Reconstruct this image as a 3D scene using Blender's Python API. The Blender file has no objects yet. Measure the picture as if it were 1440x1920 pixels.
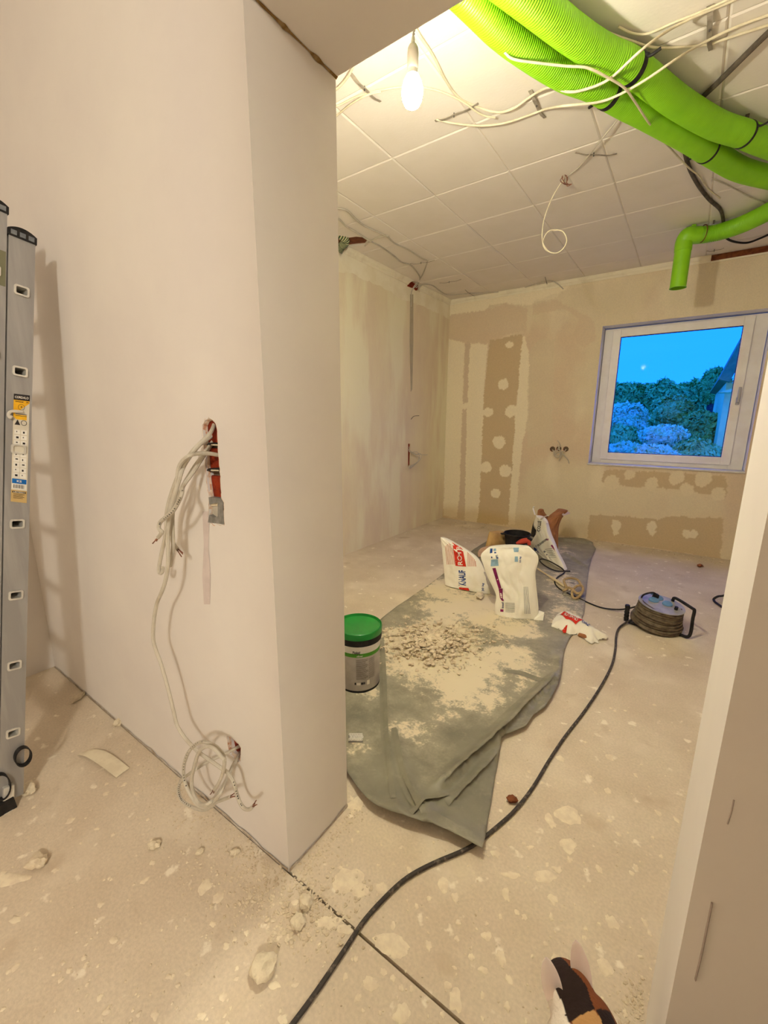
import bpy, bmesh, math, random
import numpy as np
from mathutils import Vector, Matrix, noise, geometry
random.seed(7); rng = np.random.default_rng(11)
C = bpy.context.scene.collection
# ------------------------------------------------------------------ camera, sky, lights, exposure
YAW, PITCH, ROLL, FPX, CAMH = math.radians(-35.2187), math.radians(12.13946), math.radians(-0.29818), 793.43, 1.3
fw = np.array([math.sin(YAW)*math.cos(PITCH), math.cos(YAW)*math.cos(PITCH), -math.sin(PITCH)])
rt0 = np.array([math.cos(YAW), -math.sin(YAW), 0.0]); dn0 = np.cross(fw, rt0)
rt = math.cos(ROLL)*rt0 + math.sin(ROLL)*dn0; dn = -math.sin(ROLL)*rt0 + math.cos(ROLL)*dn0
CAM = np.array([0.0, 0.0, CAMH])
cd = bpy.data.cameras.new('camera'); co = bpy.data.objects.new('camera', cd); C.objects.link(co)
cd.sensor_fit = 'HORIZONTAL'; cd.sensor_width = 36; cd.lens = FPX/1440*36; cd.clip_start = .02; cd.clip_end = 200
mw = Matrix.Identity(4)
for i in range(3):
    mw[i][0] = rt[i]; mw[i][1] = -dn[i]; mw[i][2] = -fw[i]; mw[i][3] = CAM[i]
co.matrix_world = mw
bpy.context.scene.camera = co

SKY_STRENGTH = 1.8
w = bpy.data.worlds.new('sky'); bpy.context.scene.world = w; w.use_nodes = True
nt = w.node_tree; bg = nt.nodes['Background']
tc = nt.nodes.new('ShaderNodeTexCoord'); mp = nt.nodes.new('ShaderNodeMapping'); ns = nt.nodes.new('ShaderNodeTexNoise')
cr = nt.nodes.new('ShaderNodeMix'); cr.data_type = 'RGBA'
mp.inputs['Scale'].default_value = (1, 1, 7); ns.inputs['Scale'].default_value = 3; ns.inputs['Detail'].default_value = 4
nt.links.new(tc.outputs['Generated'], mp.inputs[0]); nt.links.new(mp.outputs[0], ns.inputs[0]); nt.links.new(ns.outputs[0], cr.inputs[0])
cr.inputs[6].default_value = (.010, .268, 2.5, 1); cr.inputs[7].default_value = (.016, .30, 2.6, 1)
nt.links.new(cr.outputs[2], bg.inputs[0]); bg.inputs[1].default_value = SKY_STRENGTH

BULB = (-.82, 1.30, 2.29); BULB_E = 1650.0; BULB_COL = (1.0, .93, .74)
HALL = (1.4, -1.75, 2.45); HALL_W = 250.0; HALL_COL = (1.0, .955, .84)
vs = bpy.context.scene.view_settings
vs.view_transform = 'Standard'; vs.look = 'None'; vs.gamma = 1; vs.use_curve_mapping = False; vs.exposure = 0.0
bpy.context.scene.display_settings.display_device = 'sRGB'
pl_ = bpy.data.lights.new('hall_lamp', 'POINT'); pl_.energy = HALL_W; pl_.color = HALL_COL; pl_.shadow_soft_size = .13
po = bpy.data.objects.new('hall_lamp', pl_); C.objects.link(po); po.location = HALL
wp = bpy.data.lights.new('window_portal', 'AREA'); wp.shape = 'RECTANGLE'; wp.size = 1.3; wp.size_y = 1.4; wp.cycles.is_portal = True
wo = bpy.data.objects.new('window_portal', wp); C.objects.link(wo); wo.location = (-.19, 5.55, 1.55); wo.rotation_euler = (-math.pi/2, 0, 0)

# ------------------------------------------------------------------ helpers
H = 2.77; YF, YB = .655, .92; XL, XR = -.798, .0875; YW = 5.13; XW = -2.63; XE = 1.35; ZL = 2.105
def ray(x, y): return rt*((x-720)/FPX) + dn*((y-960)/FPX) + fw
def P(x, y, a, v):
    d = ray(x, y); t = (v-CAM[a])/d[a]; return CAM + t*d
def PF(x, y, z=0.0): return P(x, y, 2, z)
def PP(x, y, p0, n):
    d = ray(x, y); return CAM + d*(np.dot(np.array(p0)-CAM, n)/np.dot(d, n))
def lin(c):
    r = []
    for v in c[:3]:
        v /= 255; r.append(v/12.92 if v <= .04045 else ((v+.055)/1.055)**2.4)
    return tuple(r)+(1,)
MATS = {}
def M(name, col, rough=.7, col2=None, scale=6, thr=(.4, .6), stretch=(1, 1, 1), bump=0, bscale=60, metal=0, spec=.3, fine=0, attr=None, detail=5):
    if name in MATS: return MATS[name]
    m = bpy.data.materials.new(name); m.use_nodes = True; t = m.node_tree; b = t.nodes['Principled BSDF']
    b.inputs['Roughness'].default_value = rough; b.inputs['Metallic'].default_value = metal; b.inputs['Specular IOR Level'].default_value = spec
    N, L = t.nodes.new, t.links.new
    tcn = N('ShaderNodeTexCoord'); mpn = N('ShaderNodeMapping'); mpn.inputs['Scale'].default_value = stretch; L(tcn.outputs['Object'], mpn.inputs[0])
    if attr:
        an = N('ShaderNodeAttribute'); an.attribute_name = attr; src = an.outputs['Color']
    else:
        rg = N('ShaderNodeRGB'); rg.outputs[0].default_value = lin(col); src = rg.outputs[0]
    if col2:
        n = N('ShaderNodeTexNoise'); n.inputs['Scale'].default_value = scale; n.inputs['Detail'].default_value = detail; n.inputs['Roughness'].default_value = .6
        L(mpn.outputs[0], n.inputs[0]); mr = N('ShaderNodeMapRange'); mr.inputs[1].default_value = thr[0]; mr.inputs[2].default_value = thr[1]; L(n.outputs[0], mr.inputs[0])
        mx = N('ShaderNodeMix'); mx.data_type = 'RGBA'; L(mr.outputs[0], mx.inputs[0]); L(src, mx.inputs[6]); mx.inputs[7].default_value = lin(col2); src = mx.outputs[2]
    if fine:
        n = N('ShaderNodeTexNoise'); n.inputs['Scale'].default_value = 120; n.inputs['Detail'].default_value = 3; L(tcn.outputs['Object'], n.inputs[0])
        mr = N('ShaderNodeMapRange'); mr.inputs[1].default_value = .3; mr.inputs[2].default_value = .7; mr.inputs[3].default_value = 1-fine; mr.inputs[4].default_value = 1+fine; L(n.outputs[0], mr.inputs[0])
        vm = N('ShaderNodeVectorMath'); vm.operation = 'SCALE'; L(src, vm.inputs[0]); L(mr.outputs[0], vm.inputs['Scale']); src = vm.outputs[0]
    L(src, b.inputs['Base Color'])
    if bump:
        n = N('ShaderNodeTexNoise'); n.inputs['Scale'].default_value = bscale; n.inputs['Detail'].default_value = 4; L(mpn.outputs[0], n.inputs[0])
        bn = N('ShaderNodeBump'); bn.inputs['Strength'].default_value = bump; bn.inputs['Distance'].default_value = .01; L(n.outputs[0], bn.inputs['Height']); L(bn.outputs[0], b.inputs['Normal'])
    MATS[name] = m; return m
def add_layer(m, col, scale, thr, detail=5, stretch=(1, 1, 1), kind='noise'):
    t = m.node_tree; b = t.nodes['Principled BSDF']; N, L = t.nodes.new, t.links.new
    src = b.inputs['Base Color'].links[0].from_socket
    tcn = N('ShaderNodeTexCoord'); mpn = N('ShaderNodeMapping'); mpn.inputs['Scale'].default_value = stretch; L(tcn.outputs['Object'], mpn.inputs[0])
    n = N('ShaderNodeTexNoise'); n.inputs['Scale'].default_value = scale; n.inputs['Detail'].default_value = detail; L(mpn.outputs[0], n.inputs[0])
    mr = N('ShaderNodeMapRange'); mr.inputs[1].default_value = thr[0]; mr.inputs[2].default_value = thr[1]; L(n.outputs[0], mr.inputs[0])
    mx = N('ShaderNodeMix'); mx.data_type = 'RGBA'; L(mr.outputs[0], mx.inputs[0]); L(src, mx.inputs[6]); mx.inputs[7].default_value = lin(col); L(mx.outputs[2], b.inputs['Base Color'])
class MB:
    def __init__(s): s.v = []; s.f = []; s.mi = []; s.cm = 0
    def add(s, vs_, fs):
        o = len(s.v); s.v += [tuple(map(float, q)) for q in vs_]; s.f += [tuple(i+o for i in f) for f in fs]; s.mi += [s.cm]*len(fs); return s
    def box(s, a, b):
        x0, y0, z0 = a; x1, y1, z1 = b
        return s.add([(x0,y0,z0),(x1,y0,z0),(x1,y1,z0),(x0,y1,z0),(x0,y0,z1),(x1,y0,z1),(x1,y1,z1),(x0,y1,z1)],
                     [(0,3,2,1),(4,5,6,7),(0,1,5,4),(1,2,6,5),(2,3,7,6),(3,0,4,7)])
    def obox(s, o, ax, ay, az, a, b):       # box in a local frame
        o, ax, ay, az = map(np.array, (o, ax, ay, az)); q = MB().box(a, b)
        return s.add([o+ax*p[0]+ay*p[1]+az*p[2] for p in q.v], q.f)
    def tube(s, pts, r, seg=8, cap=True, closed=False, rf=None, flat=1.0):
        pts = np.array(pts, float); n = len(pts); T = np.gradient(pts, axis=0)
        if closed: T = np.roll(pts, -1, 0)-np.roll(pts, 1, 0)
        T /= np.linalg.norm(T, axis=1)[:, None]+1e-12
        u = np.cross(T[0], [0, 0, 1.]);
        if np.linalg.norm(u) < 1e-3: u = np.cross(T[0], [1., 0, 0])
        u /= np.linalg.norm(u); vs_ = []
        for i in range(n):
            u = u-T[i]*np.dot(u, T[i]); u /= np.linalg.norm(u); v = np.cross(T[i], u); rr = r if rf is None else rf(i)
            for k in range(seg):
                a = 2*math.pi*k/seg; vs_.append(pts[i]+u*(rr*math.cos(a))+v*(rr*flat*math.sin(a)))
        fs = []
        for i in range(n if closed else n-1):
            j = (i+1) % n
            for k in range(seg):
                l = (k+1) % seg; fs.append((i*seg+k, i*seg+l, j*seg+l, j*seg+k))
        if cap and not closed: fs += [tuple(range(seg))[::-1], tuple((n-1)*seg+k for k in range(seg))]
        return s.add(vs_, fs)
    def lathe(s, prof, c=(0, 0, 0), seg=40, capb=True, capt=True):
        vs_ = []; m_ = len(prof)
        for (r, z) in prof:
            for k in range(seg):
                a = 2*math.pi*k/seg; vs_.append((c[0]+r*math.cos(a), c[1]+r*math.sin(a), c[2]+z))
        fs = [(i*seg+k, i*seg+(k+1) % seg, (i+1)*seg+(k+1) % seg, (i+1)*seg+k) for i in range(m_-1) for k in range(seg)]
        if capb: fs.append(tuple(range(seg))[::-1])
        if capt: fs.append(tuple((m_-1)*seg+k for k in range(seg)))
        return s.add(vs_, fs)
    def build(s, name, mat, parent=None, smooth=False, bevel=0, raw=False):
        me = bpy.data.meshes.new(name)
        off = np.array(parent.location) if (parent is not None and not raw) else np.zeros(3)
        if parent is not None and parent.parent is not None and not raw: off = off+np.array(parent.parent.location)
        me.from_pydata([tuple(np.array(q)-off) for q in s.v], [], s.f)
        mats = mat if isinstance(mat, (list, tuple)) else [mat]
        for m in mats: me.materials.append(m)
        if len(mats) > 1: me.polygons.foreach_set('material_index', s.mi)
        me.validate(); bm = bmesh.new(); bm.from_mesh(me)
        bmesh.ops.recalc_face_normals(bm, faces=bm.faces); bm.to_mesh(me); bm.free()
        if smooth:
            me.polygons.foreach_set('use_smooth', [True]*len(me.polygons))
            try: me.set_sharp_from_angle(angle=math.radians(smooth if smooth > 1 else 40))
            except Exception: pass
        o = bpy.data.objects.new(name, me); C.objects.link(o)
        if parent is not None: o.parent = parent
        if bevel:
            md = o.modifiers.new('bevel', 'BEVEL'); md.width = bevel; md.segments = 2; md.limit_method = 'ANGLE'
        return o
def tag(o, label, cat, group=None, kind=None):
    o['label'] = label
    if cat: o['category'] = cat
    if group: o['group'] = group
    if kind: o['kind'] = kind
    return o
def thing(name, label, cat, loc, group=None):
    o = bpy.data.objects.new(name, None); o.empty_display_size = .05; C.objects.link(o); o.location = tuple(map(float, loc)); return tag(o, label, cat, group)
def struct(o): o['kind'] = 'structure'; return o
def crv(pts, n=8):
    p = [np.array(q, float) for q in pts]; p = [2*p[0]-p[1]]+p+[2*p[-1]-p[-2]]; out = []
    for i in range(1, len(p)-2):
        for k in range(n):
            t = k/n; a, b, c, d = p[i-1:i+3]
            out.append(.5*((2*b)+(c-a)*t+(2*a-5*b+4*c-d)*t*t+(3*b-a-3*c+d)*t**3))
    out.append(p[-2]); return np.array(out)
def smooth_pts(a, it):
    a = np.array(a)
    for _ in range(it): a[1:-1] = (a[:-2]+2*a[1:-1]+a[2:])/4
    return a
def evalmesh(o):
    dg = bpy.context.evaluated_depsgraph_get(); dg.update(); return bpy.data.meshes.new_from_object(o.evaluated_get(dg))
def cut(o, poly, d):                    # boolean a prism out of o: poly = 3-D outline, d = depth vector
    d = np.array(d, float); q = MB(); n = len(poly)
    q.add([np.array(p)-d*.25 for p in poly]+[np.array(p)+d for p in poly], [tuple(range(n))[::-1], tuple(range(n, 2*n))]+[(i, (i+1) % n, n+(i+1) % n, n+i) for i in range(n)])
    c = q.build('cutter', o.data.materials[0]); md = o.modifiers.new('b', 'BOOLEAN'); md.object = c; md.operation = 'DIFFERENCE'; md.solver = 'EXACT'
    if o.parent: bpy.context.view_layer.update()
    me = evalmesh(o); o.modifiers.clear(); o.data = me
    bpy.data.objects.remove(c)
FONT = {}
def textmesh(s):
    if s not in FONT:
        cu = bpy.data.curves.new('t', 'FONT'); cu.body = s; cu.resolution_u = 2; cu.offset = .022; o = bpy.data.objects.new('t', cu); C.objects.link(o)
        me = evalmesh(o); v = [tuple(q.co) for q in me.vertices]; f = [tuple(p.vertices) for p in me.polygons]
        bpy.data.objects.remove(o); bpy.data.curves.remove(cu); FONT[s] = (np.array(v), f)
    v, f = FONT[s]; v = v.copy(); v[:, 0] -= (v[:, 0].min()+v[:, 0].max())/2; v[:, 1] -= (v[:, 1].min()+v[:, 1].max())/2; return v, f
def put_text(q, s, fn, size=None, width=None, height=None, sx=1):   # fn maps (x, y) to a 3-D point
    v, f = textmesh(s); W = v[:, 0].max()-v[:, 0].min(); Hh = v[:, 1].max()-v[:, 1].min()
    kx = width/W if width else size; ky = height/Hh if height else (kx*sx if width else size)
    q.add([fn(x*kx, y*ky) for x, y, _ in v], f)
def vnoise(x, y, seed=0):
    x = np.asarray(x, float)+1000; y = np.asarray(y, float)+1000; xi = np.floor(x).astype(int); yi = np.floor(y).astype(int); fx = x-xi; fy = y-yi
    fx = fx*fx*(3-2*fx); fy = fy*fy*(3-2*fy)
    def h(a, b):
        n_ = (a*374761393+b*668265263+seed*974711) & 0x7fffffff; n_ = ((n_ ^ (n_ >> 13))*1274126177) & 0x7fffffff; return ((n_ ^ (n_ >> 16)) & 0xffff)/65535.
    return (h(xi, yi)*(1-fx)+h(xi+1, yi)*fx)*(1-fy)+(h(xi, yi+1)*(1-fx)+h(xi+1, yi+1)*fx)*fy
def fbm(x, y, seed=0, o=4):
    s = 0; a = .5
    for i in range(o): s = s+a*vnoise(x*2**i, y*2**i, seed+i); a /= 2
    return s
def inpoly(px, py, poly):
    c = np.zeros(len(px), bool); n = len(poly)
    for i in range(n):
        x0, y0 = poly[i]; x1, y1 = poly[(i+1) % n]
        if y0 == y1: continue
        k = ((y0 > py) != (y1 > py)) & (px < (x1-x0)*(py-y0)/(y1-y0)+x0); c ^= k
    return c
def dense(poly, d):
    out = []
    for i in range(len(poly)):
        a = np.array(poly[i], float); b = np.array(poly[(i+1) % len(poly)], float); m_ = max(1, int(np.linalg.norm(b-a)/d))
        out += [a+(b-a)*k/m_ for k in range(m_)]
    return out
def sheetmesh(outer, holes, d, jit=.0):      # triangulate a polygon with holes, interior points every d
    pts = []; edges = []
    loops = [dense(outer, d)]+[dense(h_, d*.8) for h_ in holes]
    for lp in loops:
        o = len(pts); pts += [tuple(q) for q in lp]; edges += [(o+i, o+(i+1) % len(lp)) for i in range(len(lp))]
    a = np.array(outer); gx, gy = np.meshgrid(np.arange(a[:, 0].min(), a[:, 0].max(), d), np.arange(a[:, 1].min(), a[:, 1].max(), d))
    gx = (gx+d*.5*(np.arange(gx.shape[0]) % 2)[:, None]).ravel(); gy = gy.ravel(); gx = gx+rng.uniform(-jit, jit, gx.shape); gy = gy+rng.uniform(-jit, jit, gx.shape)
    k = inpoly(gx, gy, [tuple(q) for q in outer])
    for h_ in holes: k &= ~inpoly(gx, gy, [tuple(q) for q in h_])
    bp = np.array(pts); ok = np.ones(len(gx), bool)
    for b in bp: ok &= (gx-b[0])**2+(gy-b[1])**2 > (d*.45)**2
    k &= ok; pts += list(zip(gx[k], gy[k]))
    r = geometry.delaunay_2d_cdt([Vector(p) for p in pts], edges, [], 0, 1e-6)
    V = np.array([tuple(q) for q in r[0]]); F = [tuple(f) for f in r[2]]
    ce = np.array([V[list(f)].mean(0) for f in F]); kk = inpoly(ce[:, 0], ce[:, 1], [tuple(q) for q in outer])
    for h_ in holes: kk &= ~inpoly(ce[:, 0], ce[:, 1], [tuple(q) for q in h_])
    return V, [f for f, z in zip(F, kk) if z]
def setcol(o, cols, name='Col'):
    at = o.data.color_attributes.new(name, 'FLOAT_COLOR', 'POINT'); c = np.ones((len(o.data.vertices), 4)); c[:, :3] = cols; at.data.foreach_set('color', c.ravel())
def rock(q, c, r, seed, sq=(1, 1, .6), n=1):
    bm = bmesh.new(); bmesh.ops.create_icosphere(bm, subdivisions=n, radius=1)
    vs_ = []
    for v in bm.verts:
        k = 1+.45*noise.noise(Vector(v.co)*1.6+Vector((seed*3.1, seed*1.7, seed)))+random.uniform(-.1, .1)
        vs_.append((v.co.x*k*sq[0], v.co.y*k*sq[1], v.co.z*k*sq[2]))
    an = seed*2.399; ca, sa = math.cos(an), math.sin(an); mz = min(p[2] for p in vs_)
    q.add([(c[0]+r*(p[0]*ca-p[1]*sa), c[1]+r*(p[0]*sa+p[1]*ca), c[2]+r*(p[2]-mz*.85)) for p in vs_], [tuple(v.index for v in f.verts) for f in bm.faces]); bm.free()

# ------------------------------------------------------------------ materials
m_hall = M('smooth_plaster', (234, 227, 219), .75, (227, 219, 213), 2.2, (.35, .7), bump=.04, bscale=25)
m_left = M('streaky_plaster', (236, 224, 192), .85, (226, 208, 182), 1.6, (.35, .65), (1.8, 1.8, .6), bump=.15, bscale=30)
add_layer(m_left, (240, 232, 202), 1.2, (.5, .62), 7, (3, 3, .7))
m_back = M('patchy_wallboard', (200, 180, 140), .85, attr='Col', bump=.1, bscale=40, fine=.05)
m_tile = M('ceiling_tile', (240, 232, 220), .8, (236, 228, 214), 4, (.4, .7), bump=.06, bscale=90)
m_gap = M('dark_gap', (120, 104, 86), .9)
m_joint = M('pale_joint', (240, 230, 208), .8, (228, 216, 192), 12)
m_trim = M('old_paint', (244, 236, 212), .6, (230, 220, 194), 9, (.5, .7), bump=.1)
m_brick = M('red_brick', (150, 50, 16), .9, (110, 34, 14), 25, (.4, .6), bump=.5, bscale=90)
m_brown = M('brown_brick', (138, 82, 50), .9, (112, 62, 38), 30, (.4, .6), bump=.4, bscale=120)
m_floor = M('dusty_screed', (218, 203, 180), .9, (205, 188, 164), 3.0, (.38, .66), bump=.10, bscale=140, fine=.07, detail=8)
add_layer(m_floor, (230, 217, 195), 2.6, (.56, .72), 9)
add_layer(m_floor, (240, 229, 208), 16, (.64, .70), 4)
add_layer(m_floor, (196, 176, 150), 5, (.62, .74), 8)
m_splat = M('dried_plaster', (238, 224, 196), .85, (226, 210, 184), 40, (.4, .6), bump=.2)
m_rub = M('plaster_rubble', (224, 209, 182), .9, (206, 188, 160), 25, (.4, .6), bump=.3)
m_chunk = M('plaster_lump', (226, 212, 184), .9, (206, 190, 162), 30, (.45, .6), bump=.4)
m_pvc = M('window_plastic', (250, 246, 240), .35, (244, 238, 230), 5)
m_gasket = M('black_gasket', (22, 26, 50), .6, (15, 18, 36), 20)
m_hall_dark = M('dark_hall_plaster', (142, 128, 110), .9, (126, 112, 96), 3, bump=.1)  # unseen hall walls made darker to cut bounced light on the stub
m_metal = M('brushed_aluminium', (176, 174, 172), .5, (160, 158, 156), 3, (.4, .6), (6, 6, .6), metal=.55, bump=.06, bscale=160, spec=.4)
m_rim = M('bare_aluminium', (226, 222, 212), .35, (206, 202, 194), 20, metal=.4)
m_black = M('black_rubber', (26, 24, 24), .6, (44, 40, 38), 40, (.45, .7))
m_cable = M('pale_grey_cable', (200, 192, 176), .5, (188, 178, 160), 30, (.45, .65))
m_white = M('white_cable', (224, 214, 186), .5, (212, 200, 170), 25, (.45, .65))
m_print = M('black_print', (36, 32, 34), .6, (46, 42, 42), 50)
m_copper = M('copper_tip', (150, 96, 72), .5, (100, 64, 50), 80)
m_green = M('green_duct', (140, 206, 20), .42, (128, 194, 16), 6, (.4, .7), spec=.5)
m_dark = M('dark_conduit', (96, 86, 74), .7, (70, 62, 54), 30, (.4, .65))
m_strap = M('grey_strap', (164, 154, 138), .6, (132, 122, 108), 30, (.45, .65))
m_greyb = M('grey_box', (150, 146, 138), .7, (120, 116, 110), 30, (.4, .6))
m_bag = M('white_paper_bag', (248, 243, 228), .75, (240, 232, 214), 7, (.45, .7), bump=.12, bscale=45)
m_kraft = M('brown_kraft_paper', (176, 120, 78), .8, (150, 98, 62), 8, (.4, .65), bump=.2, bscale=50)
m_tan = M('tan_paper', (206, 170, 110), .8, (188, 150, 96), 8, (.4, .65), bump=.2, bscale=50)
m_red = M('red_print', (214, 50, 28), .7, (196, 44, 26), 30)
m_blue = M('blue_print', (32, 70, 140), .7, (26, 58, 122), 30)
m_purple = M('purple_print', (134, 30, 90), .7, (116, 26, 80), 30)
m_gprint = M('grey_print', (128, 132, 134), .7, (110, 112, 116), 30)
m_pprint = M('pink_print', (206, 130, 104), .7, (196, 118, 96), 30)
m_wprint = M('white_print', (240, 232, 220), .7, (230, 222, 210), 30)

# ------------------------------------------------------------------ structure
q = MB(); q.box((XW-.3, -3.6, -.12), (XE+1.6, YF-.004, 0)); q.box((XW-.3, YF+.004, -.12), (XE+.3, YW+.35, 0))
floor = struct(q.build('floor', m_floor))
m_seam = M('seam_dirt', (96, 76, 52), .95, (70, 54, 38), 30, bump=.6)
MB().box((XW-.2, YF-.02, -.14), (XE+.3, YF+.02, -.022)).build('floor_joint', m_seam, floor)

ceil = struct(MB().box((XW-.3, -3.6, H+.006), (XE+1.6, YW+.35, H+.3)).build('ceiling', m_joint))
tx0, ty0, tp = -1.58, 2.303, .503
def tile(x0, x1, y0, y1):
    g, b, t = .0018, .007, .010; x0 += g; x1 -= g; y0 += g; y1 -= g
    q = MB(); z = H
    q.add([(x0,y0,z+t),(x1,y0,z+t),(x1,y1,z+t),(x0,y1,z+t),(x0,y0,z+.004),(x1,y0,z+.004),(x1,y1,z+.004),(x0,y1,z+.004),(x0+b,y0+b,z),(x1-b,y0+b,z),(x1-b,y1-b,z),(x0+b,y1-b,z)],
          [(0,1,2,3),(0,4,5,1),(1,5,6,2),(2,6,7,3),(3,7,4,0),(4,8,9,5),(5,9,10,6),(6,10,11,7),(7,11,8,4),(8,11,10,9)])
    return q.build('ceiling_tile', m_tile, ceil)
tiles = {}
xs = [XW]+[tx0+tp*k for k in range(-2, 6) if XW+.05 < tx0+tp*k < XE-.02]+[XE]; ys = [YB]+[ty0+tp*k for k in range(-2, 6) if YB+.05 < ty0+tp*k < YW-.02]+[YW]
for i in range(len(xs)-1):
    for j in range(len(ys)-1): tiles[i, j] = tile(xs[i], xs[i+1], ys[j], ys[j+1])
MB().box((XW, -3.4, H-.002), (XE+1.4, YF, H+.006)).build('hall_ceiling_board', m_tile, ceil)
# partition wall with its doorway
q = MB(); pf = [(XW-.05, 0), (XL, 0), (XL, ZL), (XR, ZL), (XR, 0), (XE, 0), (XE, H), (XW-.05, H)]
q.add([(x_, YF, z_) for x_, z_ in pf]+[(x_, YB, z_) for x_, z_ in pf], [tuple(range(8)), tuple(range(8, 16))[::-1]]+[(i, (i+1) % 8, 8+(i+1) % 8, 8+i) for i in range(8)])
wm = struct(q.build('wall_middle', m_hall))
def zp(pts, s, ox, oy): return [(x/s+ox, y/s+oy) for x, y in pts]
slot = zp([(535,200),(560,150),(600,130),(650,160),(680,230),(690,500),(710,700),(720,920),(745,960),(750,1190),(590,1170),(600,920),(575,750),(560,560),(540,320)], 5.333, 280, 760)
hole = zp([(710,225),(760,245),(830,310),(858,350),(850,490),(825,500),(740,420),(720,320)], 5.645, 300, 1340)
s3 = [P(x, y, 1, YF) for x, y in slot]; h3 = [P(x, y, 1, YF) for x, y in hole]
# hole outlines are in the plane of the wall: order them and cut
cut(wm, s3, (0, .075, 0)); cut(wm, h3, (0, .07, 0))
sx = [p[0] for p in s3]; sz = [p[2] for p in s3]
zz = max(sz); k = 0
while zz > min(sz)+.01:
    z0 = max(zz-.068, min(sz)); MB().box((min(sx)-.004, YF+.014, z0+.004), (max(sx)+.004, YF+.074, zz-.004)).build('brick', m_brick, wm, bevel=.003); zz -= .074
MB().box((min(sx)-.01, YF+.022, min(sz)-.01), (max(sx)+.01, YF+.074, max(sz)+.01)).build('mortar', m_gap, wm)
hx = [p[0] for p in h3]; hz = [p[2] for p in h3]
MB().box((min(hx)-.006, YF+.022, min(hz)-.006), (max(hx)+.006, YF+.069, max(hz)+.006)).build('brick', m_brick, wm)
# brick-red broken rims round both holes
for pl3 in (s3, h3):
    q = MB(); c = np.mean(pl3, 0); lp = dense(pl3, .008); n = len(lp)
    a = [p+(p-c)*random.uniform(-.02, .07)+np.array([0, -.0012, 0]) for p in lp]; b = [p+(c-p)*.03+np.array([0, .012, 0]) for p in lp]
    q.add(a+b, [(i, (i+1) % n, n+(i+1) % n, n+i) for i in range(n)])
    q.build('broken_rim', M('broken_plaster', (226, 206, 184), .9, (204, 150, 116), 60, (.5, .62), bump=.3), wm)
# pinkish band below the slot: shadow of the cable bundle put into colour
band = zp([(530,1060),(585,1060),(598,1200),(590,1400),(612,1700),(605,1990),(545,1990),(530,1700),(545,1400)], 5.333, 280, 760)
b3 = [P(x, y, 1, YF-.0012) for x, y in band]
q = MB(); q.add(b3, [tuple(range(len(b3)))]); q.build('chase_or_shadow_strip', M('cable_shadow_tint', (218, 204, 198), .8, (210, 196, 190), 20), wm)
# grey filler seam along the foot of the wall and the broken corner foot
m_foot = M('crumbled_base', (208, 198, 186), .95, (180, 162, 140), 30, (.4, .6), bump=.6)
q = MB(); xx = np.linspace(XW+.02, XL-.002, 120); vs_ = []; 
for i, x in enumerate(xx):
    h_ = .006+.014*vnoise(x*22, 1, 3)*(1 if x > -1.9 else .5); vs_ += [(x, YF-.0025, 0), (x, YF-.0025, h_)]
q.add(vs_, [(2*i, 2*i+2, 2*i+3, 2*i+1) for i in range(len(xx)-1)])
yy = np.linspace(YF, YB, 24); vs_ = []
for y in yy: vs_ += [(XL+.0025, y, 0), (XL+.0025, y, .005+.012*vnoise(y*30, 2, 5))]
q.add(vs_, [(2*i, 2*i+2, 2*i+3, 2*i+1) for i in range(len(yy)-1)]); q.build('crumbled_base', m_foot, wm)
# crease of old filler where the soffit meets the pillar
q = MB(); vs_ = []
yy = np.linspace(YF, YB, 50)
for y in yy: w_ = .002+.006*vnoise(y*40, 3, 8)*(1 if y > .75 else .6); vs_ += [(XL+.002, y, ZL-w_), (XL+.002+w_, y, ZL-.0012)]
q.add(vs_, [(2*i, 2*i+2, 2*i+3, 2*i+1) for i in range(len(yy)-1)]); q.build('soffit_seam', M('seam_brown', (128, 98, 52), .9, (150, 124, 84), 60, (.45, .6)), wm)
# scratch on the right stub
q = MB(); q.tube([P(x, y, 1, YF-.0005) for x, y in [(1335,1692),(1326,1735),(1317,1780),(1304,1835)]], .0045, 5, flat=.3)
q.tube([P(x, y, 1, YF-.0005) for x, y in [(1376,1500),(1372,1520),(1364,1545)]], .0009, 4); q.build('scratch', M('scratch_brown', (196, 182, 174), .9, (186, 172, 164), 40), wm)

# left wall (one wall for both rooms)
wl = struct(MB().box((XW-.25, -3.6, 0), (XW, YW+.3, H)).build('wall_left', [m_left]))
MB().box((XW-.001, -3.5, 0), (XW+.004, YF, H)).build('plaster_skim', m_hall, wl)
hl = [P(x, y, 0, XW) for x, y in zp([(710,835),(735,790),(770,790),(835,830),(825,870),(800,885),(775,855),(750,850)], 5.333, 630, 380)]
sl = [P(x, y, 0, XW) for x, y in zp([(405,350),(475,350),(485,520),(470,980),(420,1050),(400,1040)], 16, 740, 810)]
for p_, nm in ((hl, 'a'), (sl, 'b')):
    cut(wl, p_, (-.055, 0, 0)); a = np.array(p_)
    MB().box((XW-.054, a[:, 1].min()-.005, a[:, 2].min()-.005), (XW-.014, a[:, 1].max()+.005, a[:, 2].max()+.005)).build('brick', m_brick, wl)
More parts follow.
